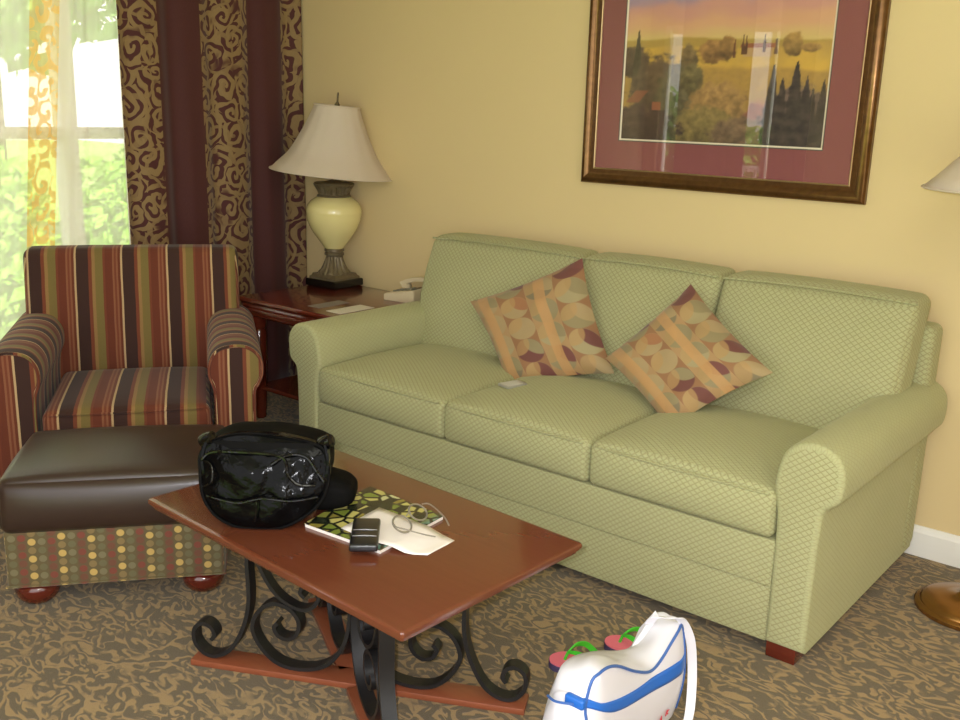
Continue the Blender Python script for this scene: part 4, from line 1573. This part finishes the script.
for ring, dy in ((rings[0], -.02), (rings[-1], .015)):
    c0 = sum((v.co for v in ring), Vector()) / n
    mid = [bm.verts.new(c0 + (v.co - c0) * .6 + Vector((0, dy, 0))) for v in ring]
    for v in mid:
        v.co.z = max(.004, v.co.z)
    cc = bm.verts.new(c0 + Vector((0, dy * 1.3, 0)))
    for i in range(n):
        bm.faces.new((ring[i], ring[(i + 1) % n], mid[(i + 1) % n], mid[i]))
        bm.faces.new((mid[i], mid[(i + 1) % n], cc))
bmesh.ops.recalc_face_normals(bm, faces=bm.faces)
obj('body', bm, M_wbag, WB, rel=WBL, sharp=70)
# raised corner of the lid at the far end
bm = bmesh.new()
pk = [(1.80, -1.47, .185), (1.79, -1.42, .21), (1.80, -1.372, .205), (1.845, -1.385, .215), (1.85, -1.45, .19)]
base = [bm.verts.new(p) for p in pk]
tip = bm.verts.new((1.812, -1.385, .252))
for i in range(5):
    bm.faces.new((base[i], base[(i + 1) % 5], tip))
bm.faces.new(base)
bmesh.ops.subdivide_edges(bm, edges=bm.edges, cuts=3, smooth=.6)
bmesh.ops.recalc_face_normals(bm, faces=bm.faces)
obj('lid_corner', bm, M_wbag, WB, rel=WBL)
# piping along the front panel's edge
pipe = [Vector((fxx(-1.806, z) + .001, -1.806, z)) for z in [.01 + .215 * k / 10 for k in range(11)]]
pipe += [Vector((fxx(y, interp(TF, y)) + .001, y, interp(TF, y) + .001)) for y in [-1.800 + .418 * k / 40 for k in range(41)]]
pipe += [Vector((fxx(-1.374, z) + .001, -1.374, z)) for z in [.22 - .21 * k / 8 for k in range(9)]]
pipe = smooth_path(pipe[::2] + [pipe[-1]], 3)
obj('piping', tube(bmesh.new(), pipe, .0035, 7), M_bpipe, WB, rel=WBL)
ST = [(-1.806, .245), (-1.763, .220), (-1.636, .187), (-1.522, .172), (-1.372, .166)]
SB = [(-1.806, .224), (-1.718, .179), (-1.587, .151), (-1.468, .133), (-1.372, .128)]
bm = bmesh.new()
prev = None
yy = [-1.808 + .438 * k / 36 for k in range(37)]
for y in yy:
    a, b = interp(SB, y), interp(ST, y)
    col_ = [bm.verts.new((fxx(y, a + (b - a) * k / 4) + .0022, y, a + (b - a) * k / 4)) for k in range(5)]
    if prev:
        for k in range(4):
            bm.faces.new((prev[k], col_[k], col_[k + 1], prev[k + 1]))
    prev = col_
obj('stripe', bm, M_blue, WB, rel=WBL).modifiers.new('solid', 'SOLIDIFY').thickness = .002
bm = bmesh.new()
rbox(bm, 1.866, -1.815, .234, .024, .009, .012, .006, n=2)
obj('stripe_tab', bm, M_blue, WB, rel=WBL)
obj('gusset_seam', tube(bmesh.new(), smooth_path([(1.800, -1.822, .222), (1.83, -1.836, .228), (1.868, -1.824, .232)], 5), .003, 6), M_bpipe, WB, rel=WBL)
# fragment of red lettering low on the front
bm = bmesh.new()
def stroke(bm, pts, w=.0035):
    P = [Vector((fxx(y, z) + .0035, y, z)) for y, z in pts]
    strap(bm, P, .0012, w, (1, 0, 0))
def letter(bm, y0, z0, s, segs):
    for sg in segs:
        stroke(bm, [(y0 + a * s, z0 + b * s * 1.3) for a, b in sg], .005)
letter(bm, -1.500, .036, .013, [[(0, 0), (.5, 1), (1, 0)], [(.2, .4), (.8, .4)]])
letter(bm, -1.468, .040, .013, [[(0, 0), (0, 1), (.8, .75), (0, .5), (.9, 0)]])
obj('lettering', bm, M_redl, WB, rel=WBL, smooth=False)
# carrying strap looping over the far end down to the carpet
sp = smooth_path([(a - (.020 if c < .26 else .012), b - .010, c) for a, b, c in [(1.835, -1.41, .232), (1.855, -1.415, .258), (1.885, -1.405, .266), (1.905, -1.375, .252), (1.918, -1.350, .200), (1.925, -1.340, .13), (1.935, -1.350, .06), (1.950, -1.385, .012), (1.958, -1.43, .004), (1.962, -1.55, .004)]], 6)
obj('shoulder_strap', strap(bmesh.new(), sp, .023, .003, (.72, .62, .05)), M_wbag, WB, rel=WBL, sharp=60)

# ------------------------------------------------------------------ floor lamp at the right edge
FX, FY = 2.305, -.318
FL = thing('floor_lamp', 'brass floor lamp with a pale flared shade beside the sofa', 'floor lamp', (FX, FY, 0))
obj('base', lathe(bmesh.new(), [(.148, 0), (.152, .004), (.152, .014), (.146, .020), (.138, .022), (.134, .030), (.122, .036), (.08, .042), (.04, .050), (.028, .06), (.022, .08), (.012, .09)], 56), M_brass, FL)
obj('pole', lathe(bmesh.new(), [(.0125, .085), (.0125, .6), (.018, .605), (.018, .63), (.0125, .635), (.0125, 1.28)], 20), M_brass, FL)
bm = lathe(bmesh.new(), [(.29, 1.262), (.255, 1.295), (.205, 1.35), (.165, 1.41), (.13, 1.48), (.115, 1.52)], 64, flute=.01, nf=16, capb=False, capt=False)
s_o = obj('shade', bm, M_shade, FL)
s_o.modifiers.new('solid', 'SOLIDIFY').thickness = .002
bm = bmesh.new()
for rr, zz in ((.29, 1.263), (.115, 1.519)):
    tube(bm, [(rr * math.cos(a), rr * math.sin(a), zz) for a in [2 * PI * k / 64 for k in range(64)]], .0035, 6, closed=True)
obj('shade_trim', bm, M_shade, s_o)
bm = bmesh.new()
for k in range(3):
    a = 2 * PI * k / 3
    tube(bm, [(0, 0, 1.515), (.113 * math.cos(a), .113 * math.sin(a), 1.517)], .0025, 6)
tube(bm, [(0, 0, 1.27), (.03, 0, 1.33), (.04, 0, 1.42), (0, 0, 1.515)], .002, 6)
obj('harp', bm, M_brass, FL)
obj('finial', lathe(bmesh.new(), [(.004, 1.51), (.011, 1.52), (.008, 1.535), (.004, 1.55), (.002, 1.56)], 14), M_brass, FL)

# ------------------------------------------------------------------ light
w = bpy.data.worlds.new('world')
bpy.context.scene.world = w
w.use_nodes = True
bg = w.node_tree.nodes['Background']
bg.inputs[0].default_value = (1.0, .995, .975, 1)
bg.inputs[1].default_value = 1.4
sun = bpy.data.lights.new('sun', 'SUN')
sun.energy = 7
sun.angle = R(1)
sun.color = (1, .95, .84)
so = bpy.data.objects.new('sun', sun)
link(so)
so.rotation_euler = (R(8), R(38), 0)
# the camera's built-in flash, just left of and above the lens
fl = bpy.data.lights.new('camera_flash', 'POINT')
fl.energy = 64
fl.color = (1, 1, 1.05)
fl.shadow_soft_size = .012
fo = bpy.data.objects.new('camera_flash', fl)
link(fo)
fo.location = CAMLOC - r2 * .045 + u2 * .035
# unseen fill light, added under the ceiling to even out the room
al = bpy.data.lights.new('ceiling_fill', 'AREA')
al.energy = 8
al.size = .8
al.color = (1, .97, .90)
ao = bpy.data.objects.new('ceiling_fill', al)
link(ao)
ao.location = (3.2, -2.9, ZC - .03)
vs_ = bpy.context.scene.view_settings
vs_.view_transform = 'Standard'
vs_.look = 'None'
vs_.gamma = 1
vs_.use_curve_mapping = False
vs_.exposure = .88
bpy.context.scene.display_settings.display_device = 'sRGB'
